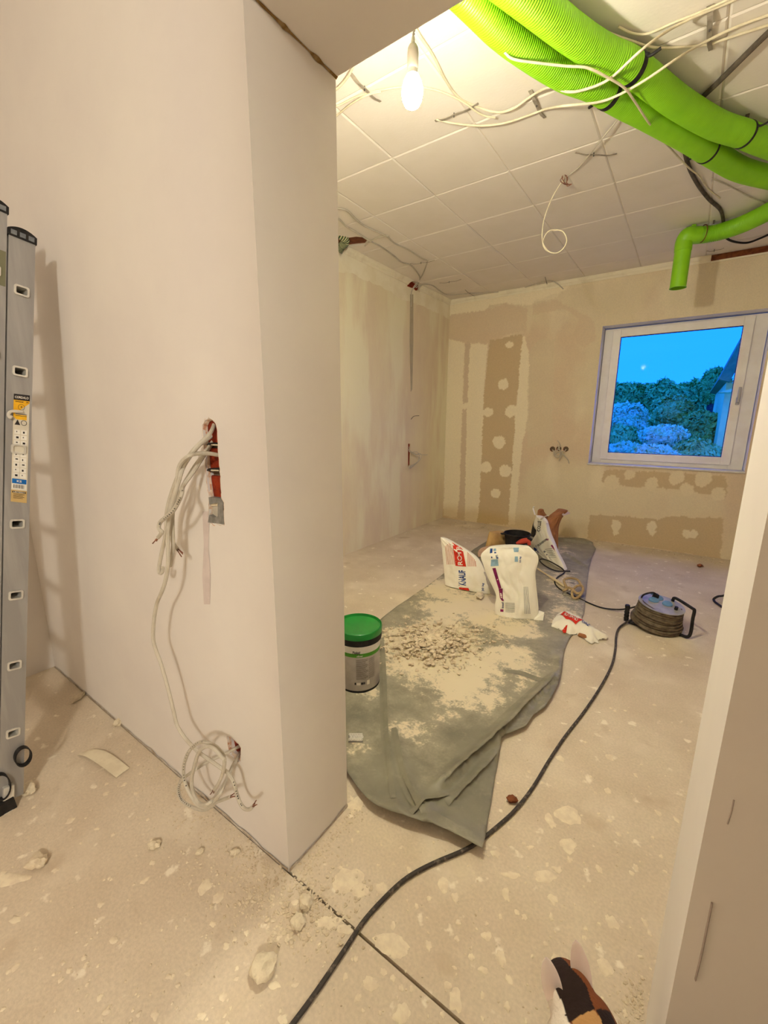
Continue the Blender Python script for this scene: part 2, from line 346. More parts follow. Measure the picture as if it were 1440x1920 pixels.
# pale painted band under the cornice and the filled vertical chase
q = MB(); yy = np.linspace(YB, YW, 160); vs_ = []
for y in yy:
    zb = 2.555+.05*(vnoise(y*5, 1, 21)-.5)+.02*vnoise(y*30, 1, 22); vs_ += [(XW+.0015, y, 2.695 if 4.10 < y < 4.40 else H), (XW+.0015, y, zb)]
q.add(vs_, [(2*i, 2*i+2, 2*i+3, 2*i+1) for i in range(len(yy)-1)])
band_l = q.build('paint_band', M('pale_paint', (246, 238, 214), .8, (238, 228, 200), 5, (.4, .6)), wl); cut(band_l, [p+np.array([.004, 0, 0]) for p in hl], (-.03, 0, 0)) if False else None
q = MB(); ca = [P(x, y, 0, XW+.003) for x, y in [(769,552),(775,552),(775,640),(773,730),(770,735),(768,640)]]; q.add(ca, [tuple(range(6))]); q.build('chase_or_shadow_strip', M('chase_grey', (188, 176, 152), .85, (178, 166, 142), 12), wl)

# back wall with painted patches (colours sit on the wall itself)
wx0, wx1, wz0, wz1 = -.862, .47, .845, 2.27
OUTL = []; OUTC = []
for cx_, cy_, rr in ((518, 460, 72), (690, 450, 70), (880, 460, 74)):
    c_ = P(cx_/14.4+1000, cy_/14.4+810, 1, YW); r_ = abs(P((cx_+rr)/14.4+1000, cy_/14.4+810, 1, YW)[0]-c_[0]); OUTC.append((c_, r_))
    OUTL.append([(c_[0]+r_*(1+.07*math.sin(k*2.3+cx_))*math.cos(2*math.pi*k/22), c_[2]+r_*(1+.07*math.sin(k*2.3+cx_))*math.sin(2*math.pi*k/22)) for k in range(22)])
V, F = sheetmesh([(XW, 0), (XE, 0), (XE, H), (XW, H)],
                 [[(wx0, wz0), (wx1, wz0), (wx1, wz1), (wx0, wz1)]]+OUTL, .0125, .0015)
tw = []
def back(pts, s=1, ox=0, oy=0): return [(lambda r_: (r_[0], r_[2]))(P(x/s+ox, y/s+oy, 1, YW)) for x, y in pts]
x, z = V[:, 0], V[:, 1]
dx = x+.030*(fbm(x*14, z*14, 1)-.47)+.012*(vnoise(x*70, z*70, 9)-.5); dz = z+.036*(fbm(x*14, z*14, 5)-.47)+.012*(vnoise(x*70, z*70, 19)-.5)
T_, LT, DK, PK = (np.array(lin(c)[:3]) for c in ((230, 216, 186), (246, 234, 206), (208, 186, 150), (224, 204, 176)))
col = T_+(PK-T_)*np.clip((fbm(x*2.2, z*2, 33)-.38)*4, 0, 1)[:, None]; col = col+(LT-col)*(np.clip((fbm(x*4, z*1.4, 44)-.5)*5, 0, 1)*.5)[:, None]
def paint(poly, c, a=1.0, hard=False):
    k = inpoly(dx if not hard else x, dz if not hard else z, poly)[:, None]; global col; col = np.where(k, col*(1-a)+c*a, col)
def spot(c0, r0, c, s, ox, oy, sq=1):
    global col
    p0 = P(c0[0]/s+ox, c0[1]/s+oy, 1, YW); p1 = P((c0[0]+r0)/s+ox, c0[1]/s+oy, 1, YW); p2 = P(c0[0]/s+ox, (c0[1]+r0)/s+oy, 1, YW)
    rx = abs(p1[0]-p0[0]); rz = abs(p2[2]-p0[2]); k = (((dx-p0[0])/rx)**2+((dz-p0[2])/rz)**2 < 1)[:, None]; col = np.where(k, c, col)
Z5 = (3.6, 640, 480)
paint(back([(715,-80),(1500,-200),(2300,-340),(2300,-120),(1700,60),(1440,290),(1300,310),(1280,330),(1200,330),(1120,320),(1000,330),(970,370),(850,380),(720,400)], *Z5), LT)
paint(back([(720,400),(860,382),(970,370),(1100,325),(1200,340),(1260,350),(1245,500),(1000,570),(880,595),(720,555)], *Z5), PK, .8)
paint(back([(1000,570),(1225,525),(1215,760),(1180,1000),(1150,1500),(1125,1815),(915,1800),(935,1500),(950,1200),(960,970),(985,700)], *Z5), DK)
paint(back([(715,555),(835,590),(825,760),(820,1000),(805,1400),(800,1560),(780,1770),(690,1750),(700,1100)], *Z5), LT)
paint(back([(835,590),(870,590),(860,760),(850,1000),(840,1400),(832,1780),(780,1770),(800,1560),(805,1400),(820,1000)], *Z5), PK*.95)
paint(back([(870,590),(990,590),(975,720),(960,1000),(945,1400),(930,1700),(915,1800),(832,1780),(836,1550),(850,1000),(858,760)], *Z5), LT)
paint(back([(1230,525),(1262,640),(1268,860),(1258,1080),(1225,1250),(1200,1500),(1170,1815),(1125,1815),(1150,1450),(1175,1100),(1195,900),(1210,650)], *Z5), LT)
for c0 in [(1092,868,36),(990,1055,34),(1145,1045,42),(1062,1255,44),(978,1430,38),(1108,1450,40),(1040,1600,32),(840,1010,24),(1135,600,28)]: spot(c0[:2], c0[2], LT, *Z5)
for (a_, pts) in [(.55, [(1270,640),(1340,560),(1440,560),(1420,1250),(1260,1300),(1250,1120)]), (.35, [(1300,300),(1700,180),(1700,330),(1500,380),(1290,360)])]: paint(back(pts, *Z5), T_*.93, a_)
paint(back([(1290,330),(1450,300),(1700,420),(1720,560),(1640,620),(1560,560),(1600,420),(1500,360),(1290,395)], *Z5), PK, .7)
ZB = (4.235, 1100, 860)
paint(back([(135,95),(220,85),(480,105),(650,112),(1112,140),(1105,300),(960,285),(850,255),(600,235),(400,225),(300,218),(200,185),(118,192)], *ZB), DK)
for c0 in [(342,126,42),(715,152,58),(922,160,66),(198,188,58),(510,202,52),(795,247,56),(1040,278,58)]: spot(c0[:2], c0[2], T_*1.04, *ZB)
paint(back([(28,455),(120,448),(350,465),(550,482),(705,458),(1085,480),(1060,800),(600,720),(0,640)], *ZB), DK)
for c0 in [(230,528,40),(225,575,26),(520,540,42),(522,590,28),(795,595,36),(845,595,36)]: spot(c0[:2], c0[2], LT*.93, *ZB)
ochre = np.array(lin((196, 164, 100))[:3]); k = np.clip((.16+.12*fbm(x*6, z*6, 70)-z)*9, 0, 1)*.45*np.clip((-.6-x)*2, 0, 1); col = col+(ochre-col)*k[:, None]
q = MB(); q.add([(a, YW, b) for a, b in V], F)
wb = struct(q.build('wall_back', m_back)); setcol(wb, col)
# pale under-duct strip on the wall is left to the lamp's own shadow
m_rev = M('window_reveal', (242, 240, 240), .8, (232, 230, 230), 6, bump=.08)
D1 = YW+.30
q = MB()
q.box((wx0-.05, YW+.002, wz0), (wx0, D1, wz1)); q.box((wx1, YW+.002, wz0), (wx1+.05, D1, wz1)); q.box((wx0-.05, YW+.002, wz1), (wx1+.05, D1, wz1+.05)); q.box((wx0-.05, YW+.002, wz0-.05), (wx1+.05, D1, wz0))
q.build('window_reveal', m_rev, wb)
q = MB(); q.box((XW-.3, YW+.02, -.1), (wx0-.05, D1, H+.1)); q.box((wx1+.05, YW+.02, -.1), (XE+.3, D1, H+.1)); q.box((wx0-.05, YW+.02, wz1+.05), (wx1+.05, D1, H+.1)); q.box((wx0-.05, YW+.02, -.1), (wx1+.05, D1, wz0-.05))
q.build('masonry', m_gap, wb)
wr = struct(MB().box((XE, YF-.0, 0), (XE+.2, YW+.3, H)).build('wall_right', m_left))
# unseen hallway walls, corner added to keep the hall lamp off stub and pillar
struct(MB().box((.50, -.75, 0), (.62, YF, H)).build('wall_hall_blocker', m_hall_dark))
q = MB(); q.box((XW-.2, -3.6, 0), (XE+1.6, -3.45, H)); q.box((XE+1.4, -3.6, 0), (XE+1.6, -.75, H)); q.box((.5, -.75, 0), (XE+1.6, -.63, H)); struct(q.build('wall_behind', m_hall_dark))
# cornice
def cornice(name, A, B, inw):
    A, B, inw = map(np.array, (A, B, inw)); pr_ = [(0, -.055), (.006, -.055), (.010, -.048), (.010, -.038), (.022, -.028), (.032, -.012), (.034, -.012), (.036, -.002), (0, -.002)]
    q = MB(); n = len(pr_); q.add([A+inw*a+np.array([0, 0, H+b]) for a, b in pr_]+[B+inw*a+np.array([0, 0, H+b]) for a, b in pr_], [(i, (i+1) % n, n+(i+1) % n, n+i) for i in range(n)]+[tuple(range(n)), tuple(range(n, 2*n))])
    return struct(q.build(name, m_trim))
tl = cornice('trim_left', (XW, YB, 0), (XW, YW, 0), (1., 0, 0)); tb = cornice('trim_back', (XW, YW, 0), (-.03, YW, 0), (0, -1., 0))
q = MB(); q.box((-.05, YW-.006, 2.722), (XE, YW+.002, H)); q.build('bare_brick_strip', m_brown, wb, bevel=.002)
q = MB(); q.box((-.03, YW-.012, 2.706), (XE, YW+.002, 2.721)); q.build('mortar_ledge', m_trim, wb, bevel=.003)
# holes broken into the ceiling edge: the pipe opening at left, the brown slot over the window
ch = [P(x, y, 2, H) for x, y in zp([(20,360),(70,340),(130,350),(200,340),(260,345),(320,380),(290,420),(180,430),(110,440),(20,440)], 5.333, 630, 380)]
for poly in (ch,):
    a = np.array(poly); cut(ceil, poly, (0, 0, .09))
    for kx, t_ in list(tiles.items()):
        x0, x1, y0, y1 = xs[kx[0]], xs[kx[0]+1], ys[kx[1]], ys[kx[1]+1]
        if x0 < a[:, 0].max() and x1 > a[:, 0].min() and y0 < a[:, 1].max() and y1 > a[:, 1].min(): cut(t_, poly, (0, 0, .05))
    cut(tl if poly is ch else tb, [p-np.array([0, 0, .08]) for p in poly], (0, 0, .2))
    MB().box((a[:, 0].min()-.02, a[:, 1].min()-.02, H+.014), (a[:, 0].max()+.02, min(a[:, 1].max()+.02, YW), H+.05)).build('bare_lath', m_brown, ceil)
cut(tl, [p+np.array([.05, 0, 0]) for p in hl], (-.1, 0, 0))

# window
wn = struct(bpy.data.objects.new('window_1', None)); C.objects.link(wn); wn.location = ((wx0+wx1)/2, YW+.12, wz0)
def frame(name, x0, x1, z0, z1, wd, y0, y1, mat, par, bev=.004):
    q = MB(); q.box((x0, y0, z0), (x0+wd, y1, z1)); q.box((x1-wd, y0, z0), (x1, y1, z1)); q.box((x0+wd, y0, z0), (x1-wd, y1, z0+wd)); q.box((x0+wd, y0, z1-wd), (x1-wd, y1, z1))
    return q.build(name, mat, par, bevel=bev)
YS = YW+.13                                 # sash face
a = P(1146, 619, 1, YS); b = P(1342, 880, 1, YS)
fx0, fx1, fz0, fz1 = wx0+.005, wx1-.005, wz0+.012, wz1-.01
FRAME_LATER = 1
g0 = P(1162, 633, 1, YS+.02); g1 = P(1142, 849, 1, YS+.02); g2 = P(1395.6, 610, 1, YS+.02); g3 = P(1351, 856, 1, YS+.02)
gx0 = (g0[0]+g1[0])/2; gx1 = (g2[0]+g3[0])/2; gz0 = (g1[2]+g3[2])/2; gz1 = (g0[2]+g2[2])/2
q = MB(); sw = .072; q.box((fx0, YS+.025, fz0), (gx0-sw+.012, YS+.09, fz1)); q.box((gx1+sw-.012, YS+.025, fz0), (fx1, YS+.09, fz1)); q.box((gx0-sw+.012, YS+.025, fz0), (gx1+sw-.012, YS+.09, gz0-sw+.012)); q.box((gx0-sw+.012, YS+.025, gz1+sw-.012), (gx1+sw-.012, YS+.09, fz1)); q.build('window_frame', m_pvc, wn, bevel=.003)
so = frame('sash', gx0-.075, gx1+.075, gz0-.075, gz1+.075, .075, YS, YS+.07, m_pvc, wn)
frame('gasket', gx0-.004, gx1+.004, gz0-.004, gz1+.004, .009, YS+.012, YS+.03, m_gasket, wn, 0)
gm = bpy.data.materials.new('pane_glass'); gm.use_nodes = True; t = gm.node_tree; t.nodes.remove(t.nodes['Principled BSDF'])
tr = t.nodes.new('ShaderNodeBsdfTransparent'); gl = t.nodes.new('ShaderNodeBsdfGlossy'); gl.inputs['Roughness'].default_value = .02; fr = t.nodes.new('ShaderNodeFresnel'); fr.inputs[0].default_value = 1.02; mxs = t.nodes.new('ShaderNodeMixShader')
tr.inputs[0].default_value = (.95, .97, .98, 1)
t.links.new(fr.outputs[0], mxs.inputs[0]); t.links.new(tr.outputs[0], mxs.inputs[1]); t.links.new(gl.outputs[0], mxs.inputs[2]); t.links.new(mxs.outputs[0], t.nodes['Material Output'].inputs[0])
MB().box((gx0-.005, YS+.032, gz0-.005), (gx1+.005, YS+.036, gz1+.005)).build('pane', gm, wn)
hp = P(1383, 752, 1, YS); q = MB(); q.box((hp[0]-.014, YS-.012, hp[2]-.035), (hp[0]+.014, YS, hp[2]+.035)); q.box((hp[0]-.008, YS-.035, hp[2]-.01), (hp[0]+.008, YS-.01, hp[2]+.01)); q.box((hp[0]-.010, YS-.042, hp[2]-.012), (hp[0]+.010, YS-.030, hp[2]+.125))
q.build('window_handle', m_metal, wn, bevel=.004)
q = MB(); q.box((wx0-.005, YW-.022, wz0-.004), (wx1+.005, YS+.03, wz0+.014)); q.build('window_sill', M('sill_stone', (224, 222, 220), .4, (212, 210, 208), 10), wn, bevel=.003)

# ------------------------------------------------------------------ outdoors
m_leafD = M('dark_foliage', (190, 212, 104), .8, (150, 176, 88), 4, (.35, .65))
m_leafM = M('mid_foliage', (214, 230, 130), .8, (176, 196, 110), 5, (.35, .65))
m_leafL = M('pale_foliage', (255, 255, 210), .8, (226, 236, 160), 5, (.4, .65))
m_bark = M('bark', (80, 76, 70), .9, (60, 56, 52), 20)
def tree(name, label, c, r, mat, n, sz, base, group, flat=.25):
    t_ = thing(name, label, 'tree' if 'tree' in name else 'shrub', (c[0], c[1], base), group)
    g = np.random.default_rng(int(abs(c[0]*100)+abs(c[1]*10)+n)); d = g.normal(size=(n, 3)); d /= np.linalg.norm(d, axis=1)[:, None]
    lobes = g.normal(size=(26, 3)); lobes /= np.linalg.norm(lobes, axis=1)[:, None]
    k = .62+.38*np.clip((d@lobes.T).max(1)*4-3.0, 0, 1); rad = k*g.uniform(.45, 1.12, n)
    p = np.array(c)+d*rad[:, None]*np.array(r); q = MB(); vs_ = []; fs = []
    for i in range(n):
        a = g.normal(size=3); a -= d[i]*np.dot(a, d[i])*flat; a /= np.linalg.norm(a); b = np.cross(d[i]+.5*g.normal(size=3), a); b /= np.linalg.norm(b); s_ = sz*g.uniform(.6, 1.3)
        o_ = len(vs_); vs_ += [p[i]-a*s_, p[i]-b*s_*.45, p[i]+a*s_, p[i]+b*s_*.45]; fs.append((o_, o_+1, o_+2, o_+3))
    q.add(vs_, fs); q.build('foliage', mat, t_)
    q = MB(); bm = bmesh.new(); bmesh.ops.create_icosphere(bm, subdivisions=3, radius=1); q.add([np.array(c)+np.array(v.co)*np.array(r)*(.52+.12*noise.noise(v.co*3)) for v in bm.verts], [tuple(v.index for v in f.verts) for f in bm.faces]); bm.free(); q.build('inner_foliage', mat, t_)
    MB().tube([(c[0], c[1], base), (c[0], c[1], c[2])], .12, 7).build('trunk', m_bark, t_)
for i, (px, py, wpx, Y_) in enumerate([(1165,722,40,17),(1205,720,46,18),(1250,716,50,17.5),(1300,714,52,18),(1345,694,34,16)]):
    top = P(px, py, 1, Y_); rr = abs(P(px+wpx, py, 1, Y_)[0]-top[0])
    tree('hedge_tree', ['dark tree of the hedge line at the left window edge', 'dark tree of the hedge line left of its middle', 'dark tree at the middle of the far hedge line', 'dark tree of the hedge line right of its middle', 'taller dark tree beside the neighbouring house'][i], (top[0], Y_, top[2]-rr*1.1), (rr, rr*.8, rr*1.15), m_leafD, 9000, .10, -3.2, 'trees along the far hedge')
for i, (px, py, wpx, Y_, mat, sq) in enumerate([(1175,760,45,10,m_leafL,.75),(1262,745,42,11,m_leafM,.9),(1245,800,45,9,m_leafL,.5),(1165,830,45,8,m_leafL,.6),(1225,838,50,7.6,m_leafL,.5),(1320,775,48,10.5,m_leafD,1.0),(1310,828,50,8.4,m_leafM,.7),(1190,800,60,13,m_leafM,.8),(1290,805,60,13.5,m_leafD,.8),(1168,802,34,9.4,m_leafM,1.0)]):
    top = P(px, py, 1, Y_); rr = abs(P(px+wpx, py, 1, Y_)[0]-top[0])
    tree('garden_shrub', ['pale feathery shrub at the left of the window view', 'round bushy shrub rising behind the pale ones', 'pale layered shrub in the middle of the window view', 'pale shrub low in the left window corner', 'pale low shrub near the bottom window edge', 'dark dense shrub in front of the neighbouring house', 'mid green shrub low at the right of the view', 'wide shrub filling the gap behind the left pale shrubs', 'wide dark shrub filling the gap behind the right shrubs', 'small mid green shrub filling the gap at the left window edge'][i], (top[0], Y_, top[2]-rr*sq*.9), (rr, rr*.9, rr*sq), mat, 9000, .05, -3.2, 'shrubs in the garden')
struct(MB().box((-40, YW+.6, -3.4), (40, 60, -3.2)).build('ground', M('lawn', (60, 76, 50), .9, (46, 62, 40), 2)))
hs = thing('house', 'neighbouring house with pale wall and white-edged gable roof at right of window', 'house', (1.6, 9.5, -3.2))
e0 = P(1352, 712, 1, 9.0); e1 = P(1397, 632, 1, 9.0); wl0 = P(1362, 720, 1, 9.2)
q = MB(); q.box((wl0[0], 9.2, -3.2), (wl0[0]+3.5, 13, e0[2])); q.build('house_wall', M('house_render', (236, 240, 150), .8, (224, 228, 140), 4), hs)
dv = (e1-e0)/np.linalg.norm(e1-e0); L_ = 3.0; nv = np.array([-dv[2], 0, dv[0]])
q = MB(); A_ = e0; B_ = e0+dv*L_
q.add([A_+nv*.03, B_+nv*.03, B_+nv*.03+np.array([0, 4, 0]), A_+nv*.03+np.array([0, 4, 0]), A_-nv*.12, B_-nv*.12, B_-nv*.12+np.array([0, 4, 0]), A_-nv*.12+np.array([0, 4, 0])], [(0,1,2,3),(4,7,6,5),(0,4,5,1),(1,5,6,2),(2,6,7,3),(3,7,4,0)]); q.build('roof', M('roof_slate', (130, 140, 84), .8, (112, 122, 72), 8), hs)
for off in (.16, .27):
    q = MB(); q.add([A_-nv*off+np.array([0, -.04, 0]), B_-nv*off+np.array([0, -.04, 0]), B_-nv*(off+.05)+np.array([0, -.04, 0]), A_-nv*(off+.05)+np.array([0, -.04, 0]), A_-nv*off+np.array([0, .2, 0]), B_-nv*off+np.array([0, .2, 0]), B_-nv*(off+.05)+np.array([0, .2, 0]), A_-nv*(off+.05)+np.array([0, .2, 0])], [(0,1,2,3),(7,6,5,4),(0,4,5,1),(1,5,6,2),(2,6,7,3),(3,7,4,0)]); q.build('barge_board', M('white_board', (250, 252, 200), .6, (240, 242, 190), 5), hs)
q = MB(); q.add([A_-nv*.3, B_-nv*.3, (B_[0], 9.0, e0[2]-.2), (e0[0], 9.0, e0[2]-.2), A_-nv*.3+np.array([0, .3, 0]), B_-nv*.3+np.array([0, .3, 0]), (B_[0], 9.3, e0[2]-.2), (e0[0], 9.3, e0[2]-.2)], [(0,1,2,3),(4,7,6,5),(0,4,5,1),(1,5,6,2),(2,6,7,3),(3,7,4,0)]); q.build('gable', MATS['house_render'], hs)

# ------------------------------------------------------------------ bulb
BX, BY, BZ = BULB; BULB_COLLAR = 480.0
bt = thing('pendant_bulb', 'bare lit light bulb hanging on a twisted cord behind the lintel', 'light bulb', (BX, BY, H))
em = bpy.data.materials.new('lit_bulb'); em.use_nodes = True; t = em.node_tree; b = t.nodes['Principled BSDF']; b.inputs['Base Color'].default_value = (1, 1, 1, 1)
b.inputs['Emission Color'].default_value = BULB_COL+(1,); b.inputs['Emission Strength'].default_value = BULB_E
prof = [(.0005, -.050), (.012, -.047), (.022, -.040), (.029, -.027), (.032, -.012), (.031, .004), (.026, .020), (.019, .034), (.015, .046), (.0145, .052)]
em2 = em.copy(); em2.name = 'bulb_collar'; em2.node_tree.nodes['Principled BSDF'].inputs['Emission Strength'].default_value = BULB_COLLAR
gl_ = MB().lathe(prof[:6], (BX, BY, BZ), 32, True, False).build('bulb', em, bt, smooth=True)
cl_ = MB().lathe(prof[5:8], (BX, BY, BZ), 32, False, False).build('bulb_collar', em2, bt, smooth=True)
MB().lathe(prof[7:], (BX, BY, BZ), 32, False, True).build('bulb_base', M('bulb_base', (150, 144, 134), .5, (140, 134, 124), 30), bt, smooth=True)
ps = [(.0145, .050), (.0155, .052), (.0168, .058), (.0168, .092), (.0155, .104), (.011, .112), (.006, .116), (.0045, .132), (.003, .134)]
MB().lathe(ps, (BX, BY, BZ), 24).build('socket', M('socket_grey', (120, 112, 100), .5, (112, 104, 92), 30), bt, smooth=True)
c0 = [np.array((BX, BY, BZ+.13)), np.array((BX+.003, BY, BZ+.16)), np.array((BX-.010, BY-.002, BZ+.19)), np.array((BX-.004, BY, BZ+.22)), np.array((BX, BY, BZ+.25)), np.array((BX+.01, BY+.02, BZ+.36)), np.array((BX+.02, BY+.03, H-.002))]
cc = crv(c0, 14); q = MB()
for s_ in (0, math.pi): q.tube([p+.0022*np.array([math.cos(i*.9+s_), math.sin(i*.9+s_), 0]) for i, p in enumerate(cc)], .0020, 6)
q.build('twisted_cord', M('cord_grey', (120, 112, 100), .6, (104, 96, 86), 40), bt, smooth=True)
MB().tube([(BX+.02, BY+.03, H-.012), (BX+.02, BY+.03, H)], .02, 14).build('ceiling_hook', m_strap, bt)
# ------------------------------------------------------------------ green ducts on the ceiling
def duct(q, pts, r, pitch=.0105, amp=.075, seg=36):
    c = crv(pts, 60); L_ = np.concatenate([[0], np.cumsum(np.linalg.norm(np.diff(c, axis=0), axis=1))]); n = int(L_[-1]/pitch*4)
    s_ = np.linspace(0, L_[-1], n); p = np.stack([np.interp(s_, L_, c[:, k]) for k in range(3)], 1)
    k = np.array([1, 2, 1.])/4
    for _ in range(30): p[1:-1] = (p[:-2]+2*p[1:-1]+p[2:])/4
    prof = [1, 1+amp*.9, 1+amp*.9, 1-amp*.3]
    q.tube(p, r, seg, rf=lambda i: r*prof[i % 4]); return p
RD = .0515; ZD = H-RD*1.04-.029
def zc(pts, z): return [P(x, y, 2, z) for x, y in pts]
up = zc([(985,-6),(1076,66),(1136,104),(1186,127),(1269,191),(1342,234),(1396,252),(1440,270),(1500,292)], ZD)
lo = zc([(880,-6),(940,55),(1000,101),(1061,139),(1115,160),(1168,191),(1217,217),(1292,260),(1342,292),(1388,318),(1440,332),(1490,342)], ZD)
up = [2*up[0]-up[1]+np.array([-.05, .0, 0]) if False else up[0]+(up[0]-up[1])*2.0]+up; lo = [lo[0]+(lo[0]-lo[1])*3.0]+lo
DU = []
for nm, pts, lb in (('u', up, 'upper of two thick green corrugated ducts crossing the ceiling, nearest the right corner'), ('l', lo, 'lower of two thick green corrugated ducts crossing the ceiling, nearest the hanging bulb')):
    t_ = thing('ventilation_duct', lb, 'duct', pts[3]*[1, 1, 0]+[0, 0, H], 'green ceiling ducts')
    q = MB(); DU.append(duct(q, pts, RD)); q.build('corrugated_hose', m_green, t_, smooth=180)
    Pd = DU[-1]
    ties = [(1186,127),(1396,252)] if nm == 'u' else [(1140,176),(1325,283)]
    for i, (px, py) in enumerate(ties):
        c = P(px, py, 2, ZD); j = int(np.argmin(((Pd-c)**2).sum(1))); T = Pd[min(j+3, len(Pd)-1)]-Pd[j-3]; T /= np.linalg.norm(T); u = np.cross(T, [0, 0, 1.]); u /= np.linalg.norm(u); v = np.cross(T, u)
        q = MB(); ww = .011 if i == 0 else .006
        ring = [Pd[j]+(u*math.cos(a)+v*math.sin(a))*(RD*1.035) for a in np.linspace(0, 2*math.pi, 41)[:-1]]
        vs_ = []
        for p_ in ring:
            e = (p_-Pd[j])/np.linalg.norm(p_-Pd[j]); vs_ += [p_-T*ww, p_+T*ww, p_+e*.003+T*ww, p_+e*.003-T*ww]
        fs = []
        for a in range(40):
            b_ = (a+1) % 40
            for k_ in range(4): fs.append((a*4+k_, a*4+(k_+1) % 4, b_*4+(k_+1) % 4, b_*4+k_))
        q.add(vs_, fs); sgn = 1 if u[1] < 0 else -1; side = -u*sgn if nm == 'l' else u*sgn
        if (px, py) == (1140, 176): side = -side if np.dot(side, P(1090, 186, 2, ZD)-Pd[j]) < 0 else side
        e0_ = Pd[j]+side*RD*1.02+np.array([0, 0, .01]); q.tube(crv([e0_, e0_+side*.02+np.array([0, 0, -.012]), e0_+side*.05+T*.012+np.array([0, 0, -.004])], 5), .006 if i == 0 else .0045, 7)
        if i == 0: rock(q, e0_+np.array([0, 0, -.012]), .014, j, (1, 1, .8))
        q.build('tie', m_black, t_)
        q = MB(); q.box(Pd[j]+np.array([-.008, -.008, RD]), (Pd[j][0]+.008, Pd[j][1]+.008, H)); q.build('hanger', m_dark, t_)
# third duct with an elbow and the open outlet
R3 = .054; Z3 = H-R3*1.04-.02
e3 = P(1303, 441, 2, Z3)
t3 = thing('ventilation_outlet', 'green duct along the window wall ending in an elbow and downward open pipe', 'duct', (e3[0], e3[1], H))
pts = [e3+(e3-P(1341, 437.5, 2, Z3))*.15]+zc([(1306,441.5),(1341,437),(1383,424),(1417,409),(1444,395),(1478,376)], Z3)
q = MB(); p3 = duct(q, pts, R3); q.build('corrugated_hose', m_green, t3, smooth=180)
ve = P(1283, 452, 1, e3[1]-.01); vc = np.array([ve[0], e3[1]-.012, 0]); bot = P(1267, 541, 1, vc[1])
T = p3[0]-p3[30]; T /= np.linalg.norm(T)
q = MB(); el = crv([p3[0]-T*.05, p3[0], p3[0]+T*.03, np.array([vc[0], vc[1], Z3-.035]), np.array([vc[0], vc[1], Z3-.10])], 8); q.tube(el, R3*1.08, 36); q.build('elbow', m_green, t3, smooth=50)
q = MB(); R4 = R3*1.02; q.lathe([(R4, Z3-.06), (R4, bot[2]+.004), (R4*1.05, bot[2]+.002), (R4*1.05, bot[2]), (R4*.94, bot[2]), (R4*.94, Z3-.06)], (vc[0], vc[1], 0), 40, False, False); q.build('outlet_pipe', m_green, t3, smooth=40)
q = MB(); a_ = P(1318, 438, 2, Z3); u = np.cross(T, [0, 0, 1.]); u /= np.linalg.norm(u)
q.tube([a_+(u*math.cos(a)+np.array([0, 0, 1])*math.sin(a))*R3*1.05 for a in np.linspace(0, 2*math.pi, 33)[:-1]], .0035, 6, closed=True); q.build('wire_tie', M('rusty_wire', (130, 74, 30), .7, (100, 60, 30), 40), t3)
q = MB(); q.obox((el[8]+np.array([0, 0, R3*1.02])), T, u, (0, 0, 1), (-.012, -.02, -.004), (.012, .02, .014)); q.build('latch', m_green, t3)
q = MB(); q.box((e3[0]+.10, e3[1]-.006, Z3+R3), (e3[0]+.112, e3[1]+.006, H)); q.build('hanger', m_dark, t3)

# ------------------------------------------------------------------ cables on the ceiling
def cable(name, label, pts, r, mat, cat='cable', group=None, n=8, it=2, tip=None, marks=None):
    c = smooth_pts(crv(pts, n), it); b = pts[0]
    t_ = thing(name, label, cat, b, group)
    MB().tube(c, r, 8).build('sheath', mat, t_, smooth=True)
    if tip:
        for e, f in ([(c[-1], c[-2])] if tip == 1 else [(c[0], c[1])]):
            d = (e-f)/np.linalg.norm(e-f); q = MB()
            for k in range(3):
                s_ = np.array([math.cos(k*2.1), math.sin(k*2.1)*.7, math.sin(k*2.1)*.7])*r*.45; q.tube([e-d*.004+s_, e+d*.012+s_*1.6, e+d*(.02+.004*k)+s_*2.4], r*.3, 5)
            q.build('bare_cores', m_copper, t_)
    if marks:
        q = MB()
        for a, b_, s_ in marks:
            i0, i1 = int(a*len(c)), int(b_*len(c))
            for i in range(i0, i1, 2*s_):
                if random.random() < .2: continue
                d = c[min(i+1, len(c)-1)]-c[i]; d /= np.linalg.norm(d)+1e-9; toc = CAM-c[i]; toc -= d*np.dot(toc, d); toc /= np.linalg.norm(toc); sd = np.cross(d, toc)
                l = r*random.uniform(.22, .42)
                q.add([c[i]+toc*r*1.05+d*l*x_+sd*r*y_ for x_, y_ in ((-1,-.4),(1,-.3),(.8,.35),(-.7,.25))], [(0,1,2,3)])
        if q.f: q.build('printing', m_print, t_)['kind'] = 'stuff'
    return t_
G = 'white cables under the ceiling'
zl = ZD-RD*1.05-.012      # level just below the ducts
def pz(pts): return [P(x, y, 2, z) for x, y, z in pts]
Hc = H-.006
cable('ceiling_cable', 'thick white cable from the lintel past the bulb and over both ducts to top right', pz([(772,40,Hc),(790,72,Hc-.01),(812,104,Hc-.005),(838,155,Hc-.005),(862,185,Hc),(896,201,Hc),(932,211,Hc-.015),(962,204,Hc-.02),(988,186,Hc-.01),(1008,173,Hc-.02),(1034,163,zl+.04),(1062,172,zl+.01),(1092,169,zl),(1140,150,zl),(1190,105,zl),(1225,76,zl+.04),(1262,52,Hc-.04),(1310,28,Hc-.01),(1372,2,Hc),(1460,-40,Hc)]), .0048, m_white, group=None)
cable('ceiling_cable', 'white cable sagging below the first and crossing under both ducts', pz([(818,224,Hc),(848,231,Hc-.01),(900,236,Hc-.02),(950,230,Hc-.02),(1000,213,Hc-.01),(1025,204,Hc-.02),(1062,198,zl+.005),(1120,192,zl-.004),(1160,178,zl-.004),(1210,150,zl),(1260,116,zl+.03),(1310,85,Hc-.03),(1380,51,Hc-.004),(1470,18,Hc)]), .0046, m_white)
